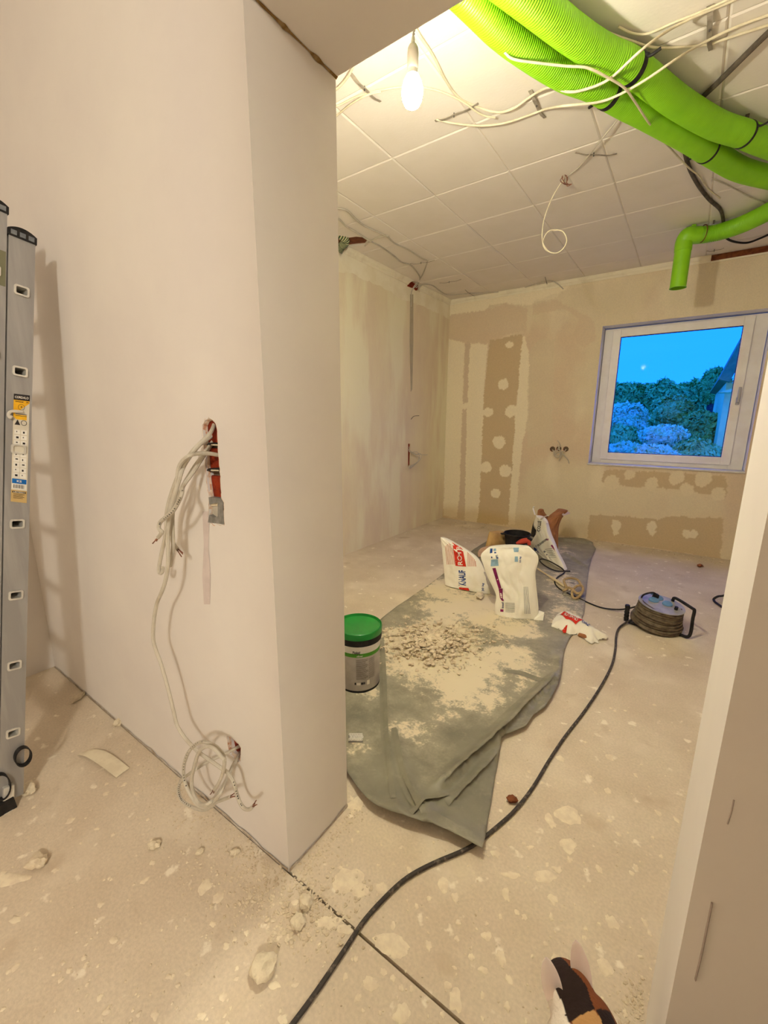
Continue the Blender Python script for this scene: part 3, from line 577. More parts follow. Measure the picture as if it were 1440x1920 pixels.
cable('ceiling_cable', 'white cable dropping from between the ducts across the lower duct to the dark conduit', pz([(900,62,Hc),(940,92,zl+.03),(960,110,zl),(1000,117,zl),(1061,124,zl),(1101,127,zl-.008),(1137,144,zl-.012),(1171,165,zl-.012),(1190,190,zl-.006),(1220,235,zl+.02),(1263,285,Hc-.02),(1293,316,Hc-.03),(1312,331,Hc-.01),(1325,352,Hc),(1350,372,Hc)]), .0042, m_white)
cable('ceiling_cable', 'white cable lying along the top edge of the upper duct', pz([(1018,-20,Hc-.02),(1045,8,Hc-.02),(1092,40,Hc-.025),(1147,64,Hc-.025),(1190,79,Hc-.018),(1225,89,Hc-.01),(1270,89,Hc),(1324,84,Hc),(1354,75,Hc),(1450,44,Hc)]), .0046, m_white)
cable('ceiling_cable', 'thin white cable in the top right corner above the others', pz([(1160,50,Hc),(1185,62,Hc-.004),(1215,63,Hc-.004),(1262,43,Hc),(1322,19,Hc-.004),(1390,-12,Hc)]), .004, m_white)
cable('ceiling_cable', 'white cable behind the bulb running left to the lintel pillar', pz([(600,206,Hc),(632,199,Hc),(670,181,Hc-.004),(720,168,Hc-.004),(770,163,Hc-.004),(820,170,Hc-.004),(866,190,Hc-.012),(900,214,Hc-.02),(928,221,Hc-.02)]), .004, m_white)
cable('ceiling_cable', 'short white cable curving at the upper end of the pillar', pz([(664,98,Hc),(664,118,Hc-.01),(655,140,Hc-.012),(634,165,Hc-.008),(610,180,Hc)]), .0046, m_white)
cable('ceiling_cable', 'pale cable slanting beside the pillar below the short curved one', pz([(612,232,Hc),(634,215,Hc),(660,194,Hc-.01),(690,178,Hc-.014),(715,172,Hc-.014)]), .004, m_white)
cable('grey_conduit', 'dark grey conduit slanting from the top right corner behind both ducts to the outlet duct', pz([(1470,36,H-.011),(1440,62,H-.011),(1400,101,H-.011),(1350,151,H-.011),(1310,190,H-.011),(1290,222,H-.011),(1283,262,H-.011),(1289,306,H-.011),(1308,345,H-.011),(1330,374,H-.011),(1352,395,H-.011),(1357,425,H-.011),(1359,440,H-.011)]), .011, m_dark, 'conduit')
cable('black_cable', 'black cable sagging under the outlet duct above the brown slot', pz([(1356,437,Hc),(1364,448,Hc-.012),(1380,454,Hc-.016),(1402,455,Hc-.016),(1425,447,Hc-.012),(1450,436,Hc)]), .008, m_black)
q = None
wt = thing('hanging_wire', 'thin white wire hanging from the ceiling outlet with a loop at its end', 'wire', P(1058, 335, 2, H))
c0 = P(1058, 335, 2, H-.004); Yh = c0[1]
hp = [(1057,337),(1046,352),(1032,378),(1021,408),(1016.5,436),(1018,456),(1027,470),(1040,475),(1052,470),(1061,458),(1062,446),(1055,434),(1041,431),(1028,434),(1020,446),(1018,458),(1024,469),(1036,474),(1048,474)]
MB().tube(smooth_pts(crv([P(x, y, 1, Yh-.01+.0012*i) for i, (x, y) in enumerate(hp)], 8), 3), .0034, 8).build('sheath', m_white, wt, smooth=True)
q = MB(); cen = P(1058, 332, 2, H-.008)
for k in range(5):
    a = k*1.3; q.tube(crv([cen+np.array([.012*math.cos(a), .012*math.sin(a), .006]), cen+np.array([.022*math.cos(a+.5), .02*math.sin(a+.5), -.012]), cen+np.array([.01*math.cos(a+1.4)+.012, .012*math.sin(a+1), -.03-.006*k]), cen+np.array([.03+.004*k, .01, -.045])], 5), .0022, 5)
q.build('bare_cores', m_copper, wt)
cable('ceiling_wire', 'thin grey cable from under the lower duct down to the ceiling outlet', pz([(1185,190,Hc),(1165,216,Hc-.01),(1129,260,Hc-.02),(1107,288,Hc-.01),(1085,314,Hc-.004),(1059,334,Hc)]), .0036, m_cable, 'wire')
cable('ceiling_wire', 'faint grey cable from the lower duct towards the right above the outlet duct', pz([(1335,335,Hc),(1362,346,Hc),(1385,358,Hc),(1412,372,Hc),(1450,385,Hc)]), .0036, m_cable, 'wire')
# nail-on cable straps
straps = [((657,136),(713,189),'white strap hanging loose beside the pillar top', .0075), ((816,226),(897,192),'pale strap across the cable bend right of the bulb', .0075), ((994,168),(1021,219),'dark strap between the bulb cables and the ducts', .0085), ((1331,8),(1332,92),'long grey strap across the cables at top right', .0095), ((1079,285),(1156,287),'bent strap over the wire above the ceiling outlet', .0055), ((769,494),(815,487),'small strap over the left wall cables before the brick hole', .004), ((872,543),(892,555),'small strap on the window wall cable, nearer the corner', .004), ((1022,519),(1028,535),'small strap on the window wall cable, nearer its end', .004), ((824,530),(865,523),'loose strap lying flat beyond the brick hole', .0035), ((1325,470),(1358,464),'loose grey strap left on the ceiling above the brown slot', .0045)]
for a, b, lb, wd in straps:
    A = P(*a, 2, H-.001); B = P(*b, 2, H-.001); d = B-A; L_ = np.linalg.norm(d); d /= L_; s_ = np.cross(d, [0, 0, 1.])
    st = thing('cable_strap', lb, 'strap', A); q = MB(); n = 12; vs_ = []
    for i in range(n+1):
        t = i/n; zz = -.004-.011*max(0, 1-((t-.5)/.42)**2)-.004*math.sin(t*9); c = A+d*L_*t+np.array([0, 0, zz])+s_*.002*math.sin(t*7)
        for (x_, z_) in ((-1, 0), (1, 0), (1, .0022), (-1, .0022)): vs_.append(c+s_*wd*x_*(1-.25*t)+np.array([0, 0, z_]))
    q.add(vs_, [(i*4+k, i*4+(k+1) % 4, i*4+4+(k+1) % 4, i*4+4+k) for i in range(n) for k in range(4)]+[(3,2,1,0), (n*4, n*4+1, n*4+2, n*4+3)]); q.build('strap_band', m_strap, st)
    q = MB(); m_ = A+d*L_*.45+np.array([0, 0, -.019]); q.lathe([(.003, 0), (.003, .018)], m_, 8); q.build('nail', M('nail_steel', (120, 116, 112), .4, (90, 88, 86), 40, metal=.6), st)
# cables along the left cornice
GL = 'grey cables along the left cornice'
lc = lambda pts: [P(x, y, 2, Hc) for x, y in pts]
cable('cornice_cable', 'grey cable from the pillar along the ceiling edge to the small strap', lc([(625,390),(649,394),(666,410),(682,423),(701,432),(726,444),(741,457),(765,468),(790,484),(800,488)]), .006, m_cable)
cable('cornice_cable', 'grey cable close to the left wall passing over the pipe opening to the brick hole', lc([(620,405),(637,412),(648,424),(667,435),(690,450),(715,463),(738,480),(753,492),(769,496),(780,508),(787,520)])+[P(786, 528, 0, XW+.045), P(779, 537, 0, XW+.030), P(774, 541, 0, XW-.02)], .006, m_cable)
cable('cornice_cable', 'short grey cable bridging the two cornice cables beside the pipe opening', lc([(684,461),(697,451),(713,444),(730,442)]), .0055, m_cable)
cable('cornice_cable', 'grey cable crossing the brick hole and running down into the wall chase', lc([(802,489),(799,498),(794,511),(790,519)])+[P(786, 525, 0, XW+.05), P(777, 536, 0, XW+.035), P(772, 546, 0, XW+.012), P(771, 556, 0, XW+.006), P(771, 575, 0, XW+.004)], .0055, m_cable)
cable('cornice_cable', 'grey cable leaving the brick hole and running along the window wall cornice', [P(779, 540, 0, XW-.02), P(788, 535, 0, XW+.03)]+lc([(800,533),(812,536),(824,545),(836,552),(850,553),(872,551),(892,550),(940,547),(980,540),(1010,531),(1024,527),(1036,527)])+[P(1045, 532, 1, YW-.045), P(1052, 538, 1, YW-.02), P(1056, 542, 1, YW-.004)], .0055, m_cable)
hz_ = thing('striped_hose', 'green and white corrugated hose poking out of the ceiling edge beside the pillar', 'hose', P(640, 452, 2, H))
q = MB(); cc = crv([np.array([-2.56, 2.88, H+.04]), P(648, 450, 2, H-.01), P(640, 462, 1, 3.0), P(634, 474, 1, 3.0)], 10); n = len(cc)
c2 = crv(cc[::4], 22); n = len(c2); q.tube(c2, .03, 20, rf=lambda i: .030+.004*math.sin(i*.8)); q.mi = [(int(((k//20)*.8/6.2832)*2) % 2) for k in range((n-1)*20)]+[0, 0]
q.build('hose_body', [M('hose_green', (44, 74, 52), .5, (34, 58, 40), 20), M('hose_white', (196, 194, 150), .5, (176, 174, 132), 20)], hz_, smooth=180)

# ------------------------------------------------------------------ wall outlets
def out(name, label, lst, base, mat=m_cable, r=.004):
    t_ = thing(name, label, 'wire', base)
    for pts in lst: MB().tube(smooth_pts(crv(pts, 7), 2), r, 7).build('wire', mat, t_, smooth=True)
    return t_
L5 = lambda pts, s, ox, oy: [P(x/s+ox, y/s+oy, 0, XW+d) for x, y, d in pts]
out('outlet_wires', 'coiled pale wires hanging out of the red slot in the left wall', [
    L5([(430,380,-.03),(440,500,.0),(500,600,.03),(580,640,.05),(690,680,.06),(780,680,.07),(930,690,.08),(980,676,.085)], 16, 740, 810),
    L5([(420,500,-.02),(450,600,.02),(560,600,.05),(640,595,.06),(690,610,.06),(740,690,.07),(730,790,.07)], 16, 740, 810),
    L5([(430,560,-.01),(500,620,.03),(640,680,.06),(760,640,.07),(800,720,.08),(750,840,.08),(640,950,.07),(520,1060,.06),(440,1090,.055),(470,1030,.06),(600,960,.07),(700,880,.08),(745,760,.085)], 16, 740, 810),
    L5([(445,600,.0),(600,680,.05),(720,760,.07),(690,900,.07),(560,1010,.06),(455,1060,.05),(480,1100,.055)], 16, 740, 810)], P(768, 850, 0, XW))
L6 = lambda pts: [P(x/14.4+1000, y/14.4+810, 1, YW-d) for x, y, d in pts]
m_boxin = M('red_recess', (196, 74, 28), .9, (110, 34, 12), 60, (.4, .6), bump=.4)
ob = thing('outlet_box', 'row of three round red-brown outlet recesses in the window wall', 'outlet', P(1048, 842, 1, YW))
for lp_, (c, r_) in zip(OUTL, OUTC):
    n = len(lp_); q = MB(); cc_ = np.array([c[0], c[2]]); vs_ = []
    for k_, y_ in ((1.13, -.0015), (1.0, -.002), (.99, .02), (.97, .021)): vs_ += [((p_[0]-c[0])*k_+c[0], YW+y_, (p_[1]-c[2])*k_+c[2]) for p_ in lp_]
    q.add(vs_, [(i*n+a, i*n+(a+1) % n, (i+1)*n+(a+1) % n, (i+1)*n+a) for i in (1, 2) for a in range(n)]+[tuple(range(3*n, 4*n))]); q.build('recess', m_boxin, ob)
out('outlet_wires', 'tangle of grey wires hanging from the outlet row in the window wall', [
    L6([(650,460,.0),(720,400,.03),(710,310,.04),(650,220,.05)]), L6([(690,450,.0),(650,500,.04),(570,540,.06),(560,620,.06),(640,690,.06),(720,660,.06),(740,580,.06),(660,560,.07),(610,600,.07)]),
    L6([(880,470,.0),(840,520,.04),(760,540,.06),(800,600,.06),(880,680,.06),(940,760,.05),(962,850,.045)]), L6([(700,470,.0),(740,560,.05),(760,640,.06),(710,720,.05),(690,770,.04)]),
    L6([(520,480,.0),(560,540,.04),(620,640,.07),(700,640,.08),(730,540,.08),(680,400,.05),(655,330,.04)])], P(1048, 850, 1, YW), m_cable, .0055)
bc = thing('bent_wire', 'thin bent wire sticking out of the left wall above the red slot', 'wire', P(772, 785, 0, XW))
MB().tube(crv([P(x/3.6+640, y/3.6+480, 0, XW+d) for x, y, d in [(468,1105,-.004),(490,1082,.03),(525,1078,.05)]], 6), .003, 6).build('wire', m_dark, bc)

# ------------------------------------------------------------------ cables on the hallway wall
Z7 = lambda pts, ys: [P(x/5.333+280, y/5.333+760, 1, ys[0]+(ys[1]-ys[0])*min(1, i/max(1, ys[2]))) for i, (x, y) in enumerate(pts)]
GB = 'pale grey cables hanging from the wall slot'
cable('wall_cable', 'pale grey cable in the hanging bundle whose bottom end is bent into a hook', Z7([(648,150),(645,200),(605,285),(535,355),(440,450),(360,560),(290,700),(232,850),(192,980),(172,1100),(168,1250),(145,1380),(118,1500),(95,1640),(108,1680),(130,1665),(136,1618)], (.70, .575, 4)), .0052, m_cable)
Z2 = lambda pts, y: [P(x, yy, 1, y) for x, yy in pts]
Z8 = lambda pts, ys: [P(x/5.645+300, y/5.645+1340, 1, ys[0]+(ys[1]-ys[0])*min(1, i/max(1, ys[2]))) for i, (x, y) in enumerate(pts)]
b1 = Z7([(668,280),(600,325),(500,400),(400,520),(330,640),(275,820),(222,1000),(196,1150),(182,1300),(188,1450),(186,1600),(160,1760),(118,1880)], (.69, .545, 5))
b2 = Z2([(294,1132),(288.5,1165),(288,1204),(303,1248),(317,1299),(327,1340)], .55)
b3_ = Z8([(180,110),(260,240),(350,340),(440,420),(540,490),(640,560),(720,620),(780,720),(812,840),(850,940),(900,998),(950,1000),(984,968)], (.55, .575, 8))
cable('wall_cable', 'long pale grey cable hanging from the bundle down to the floor coil', b1+b2+b3_, .0052, m_cable, tip=1, marks=[(.80, .92, 1)])
cable('wall_cable', 'pale grey cable with black printing crossing over the bundle', Z7([(672,300),(600,420),(520,540),(420,690),(335,810),(325,880),(292,960),(240,1050),(170,1115),(112,1165),(95,1215),(108,1250),(125,1262),(112,1292),(88,1322)], (.69, .525, 5)), .0052, m_cable, tip=1, marks=[(.33, .66, 1)])
cable('wall_cable', 'pale grey cable leaving the slot in a flat upper arc', Z7([(692,498),(600,482),(500,480),(400,502),(322,570),(288,660),(276,800),(250,950),(232,1100),(234,1250),(238,1400),(226,1520),(206,1608)], (.66, .565, 3)), .0052, m_cable)
cable('wall_cable', 'pale grey cable of the bundle with a short frayed end turned right', Z7([(660,330),(570,460),(460,600),(385,720),(310,860),(250,1000),(222,1150),(216,1300),(246,1390),(285,1440)], (.685, .592, 4)), .0052, m_cable, tip=1)
cable('coil_cable', 'pale cable looped once at the lower wall hole, short tail to the right', Z8([(850,350),(830,340),(700,410),(550,480),(450,530),(360,590),(290,640),(222,700),(195,790),(215,880),(270,940),(360,985),(450,1010),(540,975),(600,925),(670,898),(748,868)], (.70, .57, 5)), .005, m_cable, tip=1, marks=[(.45, .72, 1)])
cable('coil_cable', 'pale cable making the largest loop of the floor coil', Z8([(852,385),(838,410),(800,500),(735,620),(690,720),(640,830),(570,920),(480,982),(400,958),(330,860),(280,760),(250,640),(256,520),(300,400),(370,320),(450,288),(540,310),(620,362),(675,450),(680,540),(655,650),(612,740),(577,790)], (.70, .545, 5)), .005, m_cable, tip=1, marks=[(.45, .70, 1)])
cable('coil_cable', 'pale cable making the inner narrow loop of the floor coil', Z8([(845,400),(780,520),(700,690),(615,835),(520,935),(425,942),(352,830),(335,690),(360,560),(400,420),(450,355),(520,335),(590,375),(645,440),(690,480)], (.69, .53, 4)), .005, m_cable)
# grey wall box at the foot of the slot
bx = thing('flush_box', 'grey flush-mounted box with a pale square opening at the foot of the wall slot', 'wall box', P(404, 958, 1, YF))
p = lambda x, y: P(x/5.333+280, y/5.333+760, 1, YF)
def pane3(q, pts, d0, d1): q.add([p(*a)+np.array([0, d0, 0]) for a in pts]+[p(*a)+np.array([0, d1, 0]) for a in pts], [tuple(range(len(pts))), tuple(range(len(pts), 2*len(pts)))[::-1]]+[(i, (i+1) % len(pts), len(pts)+(i+1) % len(pts), len(pts)+i) for i in range(len(pts))])
q = MB(); pane3(q, [(598,918),(722,930),(738,975),(690,975),(606,990)], -.002, .05); pane3(q, [(690,975),(738,975),(752,1190),(690,1180),(690,1110)], -.002, .05); pane3(q, [(606,1095),(640,1120),(690,1110),(690,1180),(590,1170)], -.002, .05); q.build('box_rim', m_greyb, bx)
q = MB(); pane3(q, [(600,985),(692,972),(692,1112),(600,1125)], .010, .05); q.build('box_inside', m_cable, bx)
q = MB(); pane3(q, [(600,985),(660,972),(692,976),(692,1005),(606,1010)], .004, .02); q.build('box_lip', m_chunk, bx)
for yy_, lb in ((650, 'lower'), (395, 'upper')):
    cl = thing('cable_clip', 'small dark cable clip with a white nail, %s of two inside the wall slot' % lb, 'clip', p(640, yy_))
    q = MB(); pane3(q, [(585,yy_-20),(690,yy_-25),(690,yy_+10),(560,yy_+4)], .002, .02); q.build('clip_body', m_black, cl)
    q = MB(); q.tube([p(620, yy_)+np.array([0, .0, 0]), p(690, yy_+2)+np.array([0, .0, 0])], .002, 7); q.build('nail', m_white, cl)

# ------------------------------------------------------------------ ladder
LX = -1.73; F0 = np.array([LX, .256, .03]); T0 = np.array([LX, .54, 1.865]); Lz = T0-F0; LL = np.linalg.norm(Lz); az = Lz/LL; axx = np.array([1., 0, 0]); ay = np.cross(az, axx)
ld = thing('ladder', 'aluminium double ladder with sticker leaning beside the hallway wall', 'ladder', (LX-.19, .3, 0))
def stile(q, x0, y0, y1, s0, s1, holes):
    th = .0025; hh = .0125; hw = .016; c = (y0+y1)/2; prev = s0
    for h_ in holes+[None]:
        e = s1 if h_ is None else h_-hh
        q.obox(F0, axx, ay, az, (x0-th, y0, prev), (x0, y1, e))
        if h_ is not None:
            q.obox(F0, axx, ay, az, (x0-th, y0, e), (x0, c-hw, h_+hh)); q.obox(F0, axx, ay, az, (x0-th, c+hw, e), (x0, y1, h_+hh)); prev = h_+hh
    q.obox(F0, axx, ay, az, (x0-.024, y0, s0), (x0-th, y0+.003, s1)); q.obox(F0, axx, ay, az, (x0-.024, y1-.003, s0), (x0-th, y1, s1))
hs_ = []
for (hx_, hy_) in [(44,547),(39,697),(34,842),(31,982),(26,1116),(22,1248),(17,1376)]:
    pt = P(hx_, hy_, 0, LX); hs_.append(float(np.dot(pt-F0, az)))
hs_ = sorted(hs_)
secs = [(-.034, .030, .0, LL-.02, hs_), (-.102, -.038, .05, LL+.035, [h_+.035 for h_ in hs_])]
for (y0, y1, s0, s1, hh) in secs:
    for x0, lb in ((0, 'r'), (-.38, 'l')):
        q = MB(); stile(q, x0 if lb == 'r' else x0, y0, y1, s0, s1, hh); q.build('stile', m_metal, ld)
    for h_ in hh:
        c = (y0+y1)/2; q = MB(); o_ = F0+ay*c+az*h_
        def rr_(w_, h2, r_, n=4):
            out_ = []
            for (sx_, sy_, a0) in ((1,1,0),(-1,1,90),(-1,-1,180),(1,-1,270)):
                for k in range(n+1): a = math.radians(a0+90*k/n); out_.append((sx_*(w_-r_)+r_*math.cos(a), sy_*(h2-r_)+r_*math.sin(a)))
            return out_
        A = rr_(.0135, .0100, .004); B = rr_(.0185, .0150, .006); n = len(A)
        rings = [(A, -.38), (A, .006), (B, .006), (B, .0), (rr_(.0155, .0120, .004), 0), (rr_(.0155, .0120, .004), -.38)]
        q.add([o_+axx*x_+ay*a+az*b for R_, x_ in rings for a, b in R_], [(i*n+k, i*n+(k+1) % n, (i+1)*n+(k+1) % n, (i+1)*n+k) for i in range(5) for k in range(n)]); q.build('rung', m_rim, ld)
        MB().obox(o_, axx, ay, az, (-.20, -.013, -.0095), (-.19, .013, .0095)).build('rung_plug', m_black, ld)
    for x0 in (0, -.38):
        q = MB(); vs_ = []; n = 12; c = (y0+y1)/2; hw = (y1-y0)/2+.003
        for x_ in (-.026, .003):
            for i in range(n+1): a = i/n*2-1; vs_.append(F0+axx*(x0+x_)+ay*(c+hw*a)+az*(s1+.020-.012*a*a))
            for i in range(n+1): a = 1-i/n*2; vs_.append(F0+axx*(x0+x_)+ay*(c+hw*a)+az*(s1-.012))
        m2 = 2*(n+1); q.add(vs_, [tuple(range(m2)), tuple(range(m2, 2*m2))[::-1]]+[(i, (i+1) % m2, m2+(i+1) % m2, m2+i) for i in range(m2)]); cp = q.build('end_cap', m_black, ld)
        q = MB()
        for k in (-.6, 0, .6): q.obox(F0+axx*(x0+.003)+ay*(c+hw*k)+az*(s1-.002), axx, ay, az, (0, -.007, -.005), (.0015, .007, .008))
        q.build('cap_slot', m_gprint, ld)
# foot with rubber pad and black straps
ft = P(20, 1517, 0, LX+.012)
q = MB(); q.obox(F0+axx*.004+ay*(-.012), axx, ay, az, (-.03, -.016, -.045), (.012, .014, .06)); q.build('foot', m_rim, ld, bevel=.004)
q = MB(); q.add([(LX-.03, .205, 0), (LX+.016, .205, 0), (LX+.016, .262, 0), (LX-.03, .262, 0), (LX-.03, .222, .05), (LX+.018, .222, .05), (LX+.018, .258, .05), (LX-.03, .258, .05)], [(0,3,2,1),(4,5,6,7),(0,1,5,4),(1,2,6,5),(2,3,7,6),(3,0,4,7)]); q.build('rubber_pad', m_black, ld, bevel=.003)
for (px, py, rx, rz, dy) in ((43,1418,.020,.032,.01),(1,1475,.022,.045,-.02)):
    c = P(px, py, 0, LX+.012); q = MB(); vs_ = []; n = 28
    for i in range(n):
        a = 2*math.pi*i/n; d = np.array([0, math.cos(a)*rx, math.sin(a)*rz]); e = np.array([0, math.cos(a), math.sin(a)])
        vs_ += [c+d+axx*.010, c+d-axx*.010, c+d+e*.003-axx*.010, c+d+e*.003+axx*.010]
    q.add(vs_, [(i*4+k, i*4+(k+1) % 4, ((i+1) % n)*4+(k+1) % 4, ((i+1) % n)*4+k) for i in range(n) for k in range(4)]); q.build('webbing_loop', m_black, ld)
# sticker: laid out in pixels on the stile face, then lifted onto the plane of the stile
SX = LX+.0012
def st(q, pts, dx_=0): q.add([P(x, y, 0, SX+dx_) for x, y in pts], [tuple(range(len(pts)))])
def sg(x, y):                              # sticker pixel grid helper: (0..1, 0..1) -> photo px
    return (26+30*x-(6+0*x)*y, 738+3.5*x+202*y)
def rect(q, x0, y0, x1, y1, d): st(q, [sg(x0, y0), sg(x1, y0), sg(x1, y1), sg(x0, y1)], d)
def lay(name, mat, rects, d):
    q = MB(); [rect(q, *r_, d) for r_ in rects]; return q.build(name, mat, stk, raw=False)
stk = MB(); rect(stk, 0, 0, 1, 1, 0); stk = stk.build('sticker', M('sticker_cream', (222, 214, 196), .5, (212, 204, 186), 20), ld)
def lay(name, mat, rects, d):
    q = MB(); [rect(q, *r_, d) for r_ in rects]; o_ = q.build(name, mat, None); o_.data.transform(Matrix.Translation(-Vector(ld.location))); o_.parent = stk; return o_
m_yel = M('sticker_yellow', (238, 182, 34), .5, (228, 170, 30), 30); m_blu2 = M('sticker_blue', (20, 110, 190), .5, (16, 96, 170), 30); m_cell = M('sticker_white', (238, 234, 224), .5, (228, 224, 214), 30); m_tan2 = M('sticker_tan', (200, 170, 112), .5, (190, 160, 104), 30)
lay('header', m_print, [(0, 0, 1, .055)], .0004)
q = MB(); st(q, [sg(0, .055), sg(1, .055), sg(1, .075), sg(.55, .13), sg(.3, .16), sg(.15, .165), sg(0, .175)], .0004); q.add([P(*sg(a, b), 0, SX+.0004) for a, b in ((0,.15),(.15,.19),(.85,.19),(.85,.235),(.2,.235),(0,.21))], [(0,1,2,3,4,5)])
o_ = q.build('yellow_field', m_yel, None); o_.data.transform(Matrix.Translation(-Vector(ld.location))); o_.parent = stk
lay('pictogram_cells', m_cell, [(.1+.42*c_, .33+.05*r_, .46+.42*c_, .37+.05*r_) for c_ in (0, 1) for r_ in range(3)]+[(.1+.42*c_, .535+.049*r_, .48+.42*c_, .578+.049*r_) for c_ in (0, 1) for r_ in range(5)]+[(.05, .83, .95, .88)], .0004)
lay('blue_band', m_blu2, [(.05, .785, .95, .828)], .0006)
lay('tan_field', m_tan2, [(0, .89, 1, 1)], .0005)
q = MB()
def s_text(s, cx_, cy_, wid, hei): put_text(q, s, lambda x, y: P(*sg(cx_+x, cy_-y), 0, SX+.0009), width=wid, height=hei)
rect(q, .08, .9, .92, .915, .0009)
for k in range(12): rect(q, .14+.058*k, .838, .14+.058*k+(.018 if k % 3 else .034), .872, .0009)
s_text('Universal', .36, .068, .5, .014); s_text('34', .86, .068, .14, .014); rect(q, .15, .182, .85, .187, .0009); rect(q, .15, .198, .85, .202, .0009); s_text('x', .5, .116, .12, .018)
for k in range(4): rect(q, .15, .925+.012*k, .85-.1*(k % 2), .929+.012*k, .0009)
for (r0, r1, cx_, cy_) in ((.17, .19, .5, .118), (.14, .17, .68, .262)):
    n = 24; q.add([P(*sg(cx_+r_*math.cos(2*math.pi*i/n)*1.1, cy_+r_*math.sin(2*math.pi*i/n)*.145), 0, SX+.0008) for r_ in (r0, r1) for i in range(n)], [(i, (i+1) % n, n+(i+1) % n, n+i) for i in range(n)])
st(q, [sg(.1, .285), sg(.28, .235), sg(.46, .285)], .0007)
for c_ in (0, 1):
    for r_ in range(8):
        x_, y_ = .22+.42*c_, (.342+.05*r_ if r_ < 3 else .548+.049*(r_-3)); rect(q, x_, y_, x_+.06+.05*((r_*5+c_) % 3), y_+.010+.008*((r_+c_) % 2), .0009)
o_ = q.build('lettering', m_print, None); o_['kind'] = 'stuff'; o_.data.transform(Matrix.Translation(-Vector(ld.location))); o_.parent = stk
q = MB(); put_text(q, 'CORDALO', lambda x, y: P(*sg(.5+x, .028-y), 0, SX+.0010), width=.86, height=.022); put_text(q, 'KS', lambda x, y: P(*sg(.5+x, .806-y), 0, SX+.0010), width=.3, height=.02); put_text(q, 'LEITERN', lambda x, y: P(*sg(.5+x, .9075-y), 0, SX+.0012), width=.7, height=.009)
o_ = q.build('white_lettering', m_wprint, None); o_['kind'] = 'stuff'; o_.data.transform(Matrix.Translation(-Vector(ld.location))); o_.parent = stk
q = MB(); q.tube(crv([P(42, 772, 0, LX+.006), P(24, 771, 0, LX+.010), P(17, 774, 0, LX+.012), P(16, 780, 0, LX+.012), P(19, 783, 0, LX+.012), P(21, 779, 0, LX+.012)], 6), .0045, 7); q.build('hook', m_rim, ld)
# dark photo label on the front stile
q = MB(); c = F0+ay*(-.07)+az*(LL-.135); q.obox(c, axx, ay, az, (.0005, -.03, -.05), (.0012, .03, .05)); q.build('photo_label', M('label_olive', (120, 118, 92), .5, (190, 184, 160), 14, (.5, .6)), ld)
# ------------------------------------------------------------------ plastic sheet on the far room floor
so_px = [(600,1420),(650,1455),(672,1490),(690,1514),(705,1526),(735,1540),(765,1552),(800,1562),(838,1574),(870,1590),(903,1608),(908,1588),(914,1545),(922,1500),(928,1460),(936,1420),(939,1393),(946,1386),(966,1379),(985,1370),(1000,1347),(1020,1334),(1034,1313),(1046,1288),(1051,1268),(1054,1240),(1060,1215),(1068,1198),(1082,1184),(1095,1150),(1098,1118),(1103,1075),(1108,1052),(1117,1030),(1108,1018),(1095,1012),(1078,1010),(1040,1010),(1000,1006),(950,1004),(915,1014),(890,1030),(868,1048),(846,1066),(828,1080),(806,1097),(775,1118),(745,1138),(722,1156),(700,1175),(660,1200),(620,1225),(590,1300)]
so = [tuple(PF(x, y)[:2]) for x, y in so_px]
V, F = sheetmesh(so, [], .0145, .003)
so_a = np.array(so); sx_, sy_ = V[:, 0], V[:, 1]
def segd(x, y, pts):
    d = np.full(len(x), 9.); sd = np.zeros(len(x))
    for (a, b) in zip(pts[:-1], pts[1:]):
        a, b = np.array(a), np.array(b); e = b-a; t = np.clip(((x-a[0])*e[0]+(y-a[1])*e[1])/(e@e), 0, 1); dx_, dy_ = x-a[0]-t*e[0], y-a[1]-t*e[1]; dd = np.hypot(dx_, dy_); s_ = np.sign(e[0]*dy_-e[1]*dx_); k = dd < d; d = np.where(k, dd, d); sd = np.where(k, s_, sd)
    return d, sd
zz = .004+.007*fbm(sx_*5, sy_*5, 3)+.004*fbm(sx_*16, sy_*16, 8)
ed, _ = segd(sx_, sy_, [tuple(PF(x, y)[:2]) for x, y in so_px[1:11]]); zz += .028*np.exp(-(ed/.05)**2)*(.5+vnoise(sx_*9, sy_*9, 2))
ed, _ = segd(sx_, sy_, [tuple(PF(x, y)[:2]) for x, y in so_px[16:26]]); zz += .014*np.exp(-(ed/.04)**2)
for pts, h_, w_ in [([(828,1480),(880,1438),(935,1388),(985,1335),(1038,1279)], .030, .022), ([(840,1512),(880,1480),(905,1450),(930,1420)], .018, .018), ([(719,1200),(724,1330),(738,1512)], .014, .018), ([(742,1380),(755,1450),(790,1530),(800,1558)], .014, .02), ([(770,1500),(800,1530),(840,1560)], .013, .016), ([(800,1535),(830,1490),(860,1465)], .012, .02), ([(930,1260),(1000,1290),(1040,1283)], .008, .03), ([(1060,1040),(1090,1060),(1108,1050)], .02, .05), ([(1010,1012),(1060,1016),(1105,1022)], .03, .05), ([(930,1205),(1000,1235),(1058,1220)], .008, .03), ([(652,1370),(690,1440),(740,1530)], .010, .03)]:
    d, sd = segd(sx_, sy_, [tuple(PF(x, y)[:2]) for x, y in pts]); zz += h_*np.where(sd > 0, np.exp(-(d/(w_*1.8))), np.exp(-(d/(w_*.28))**2))
pc = PF(812, 1205)
dust = np.zeros(len(V))
def blob(px, py, rx, ry, a):
    global dust
    c = PF(px, py); ex = PF(px+rx, py)-c; ey = PF(px, py+ry)-c; ex, ey = ex[:2], ey[:2]
    A = np.linalg.inv(np.stack([ex, ey], 1)); uv = (np.stack([sx_, sy_], 1)-c[:2])@A.T; dust = np.maximum(dust, a*np.exp(-(uv**2).sum(1)*.8))
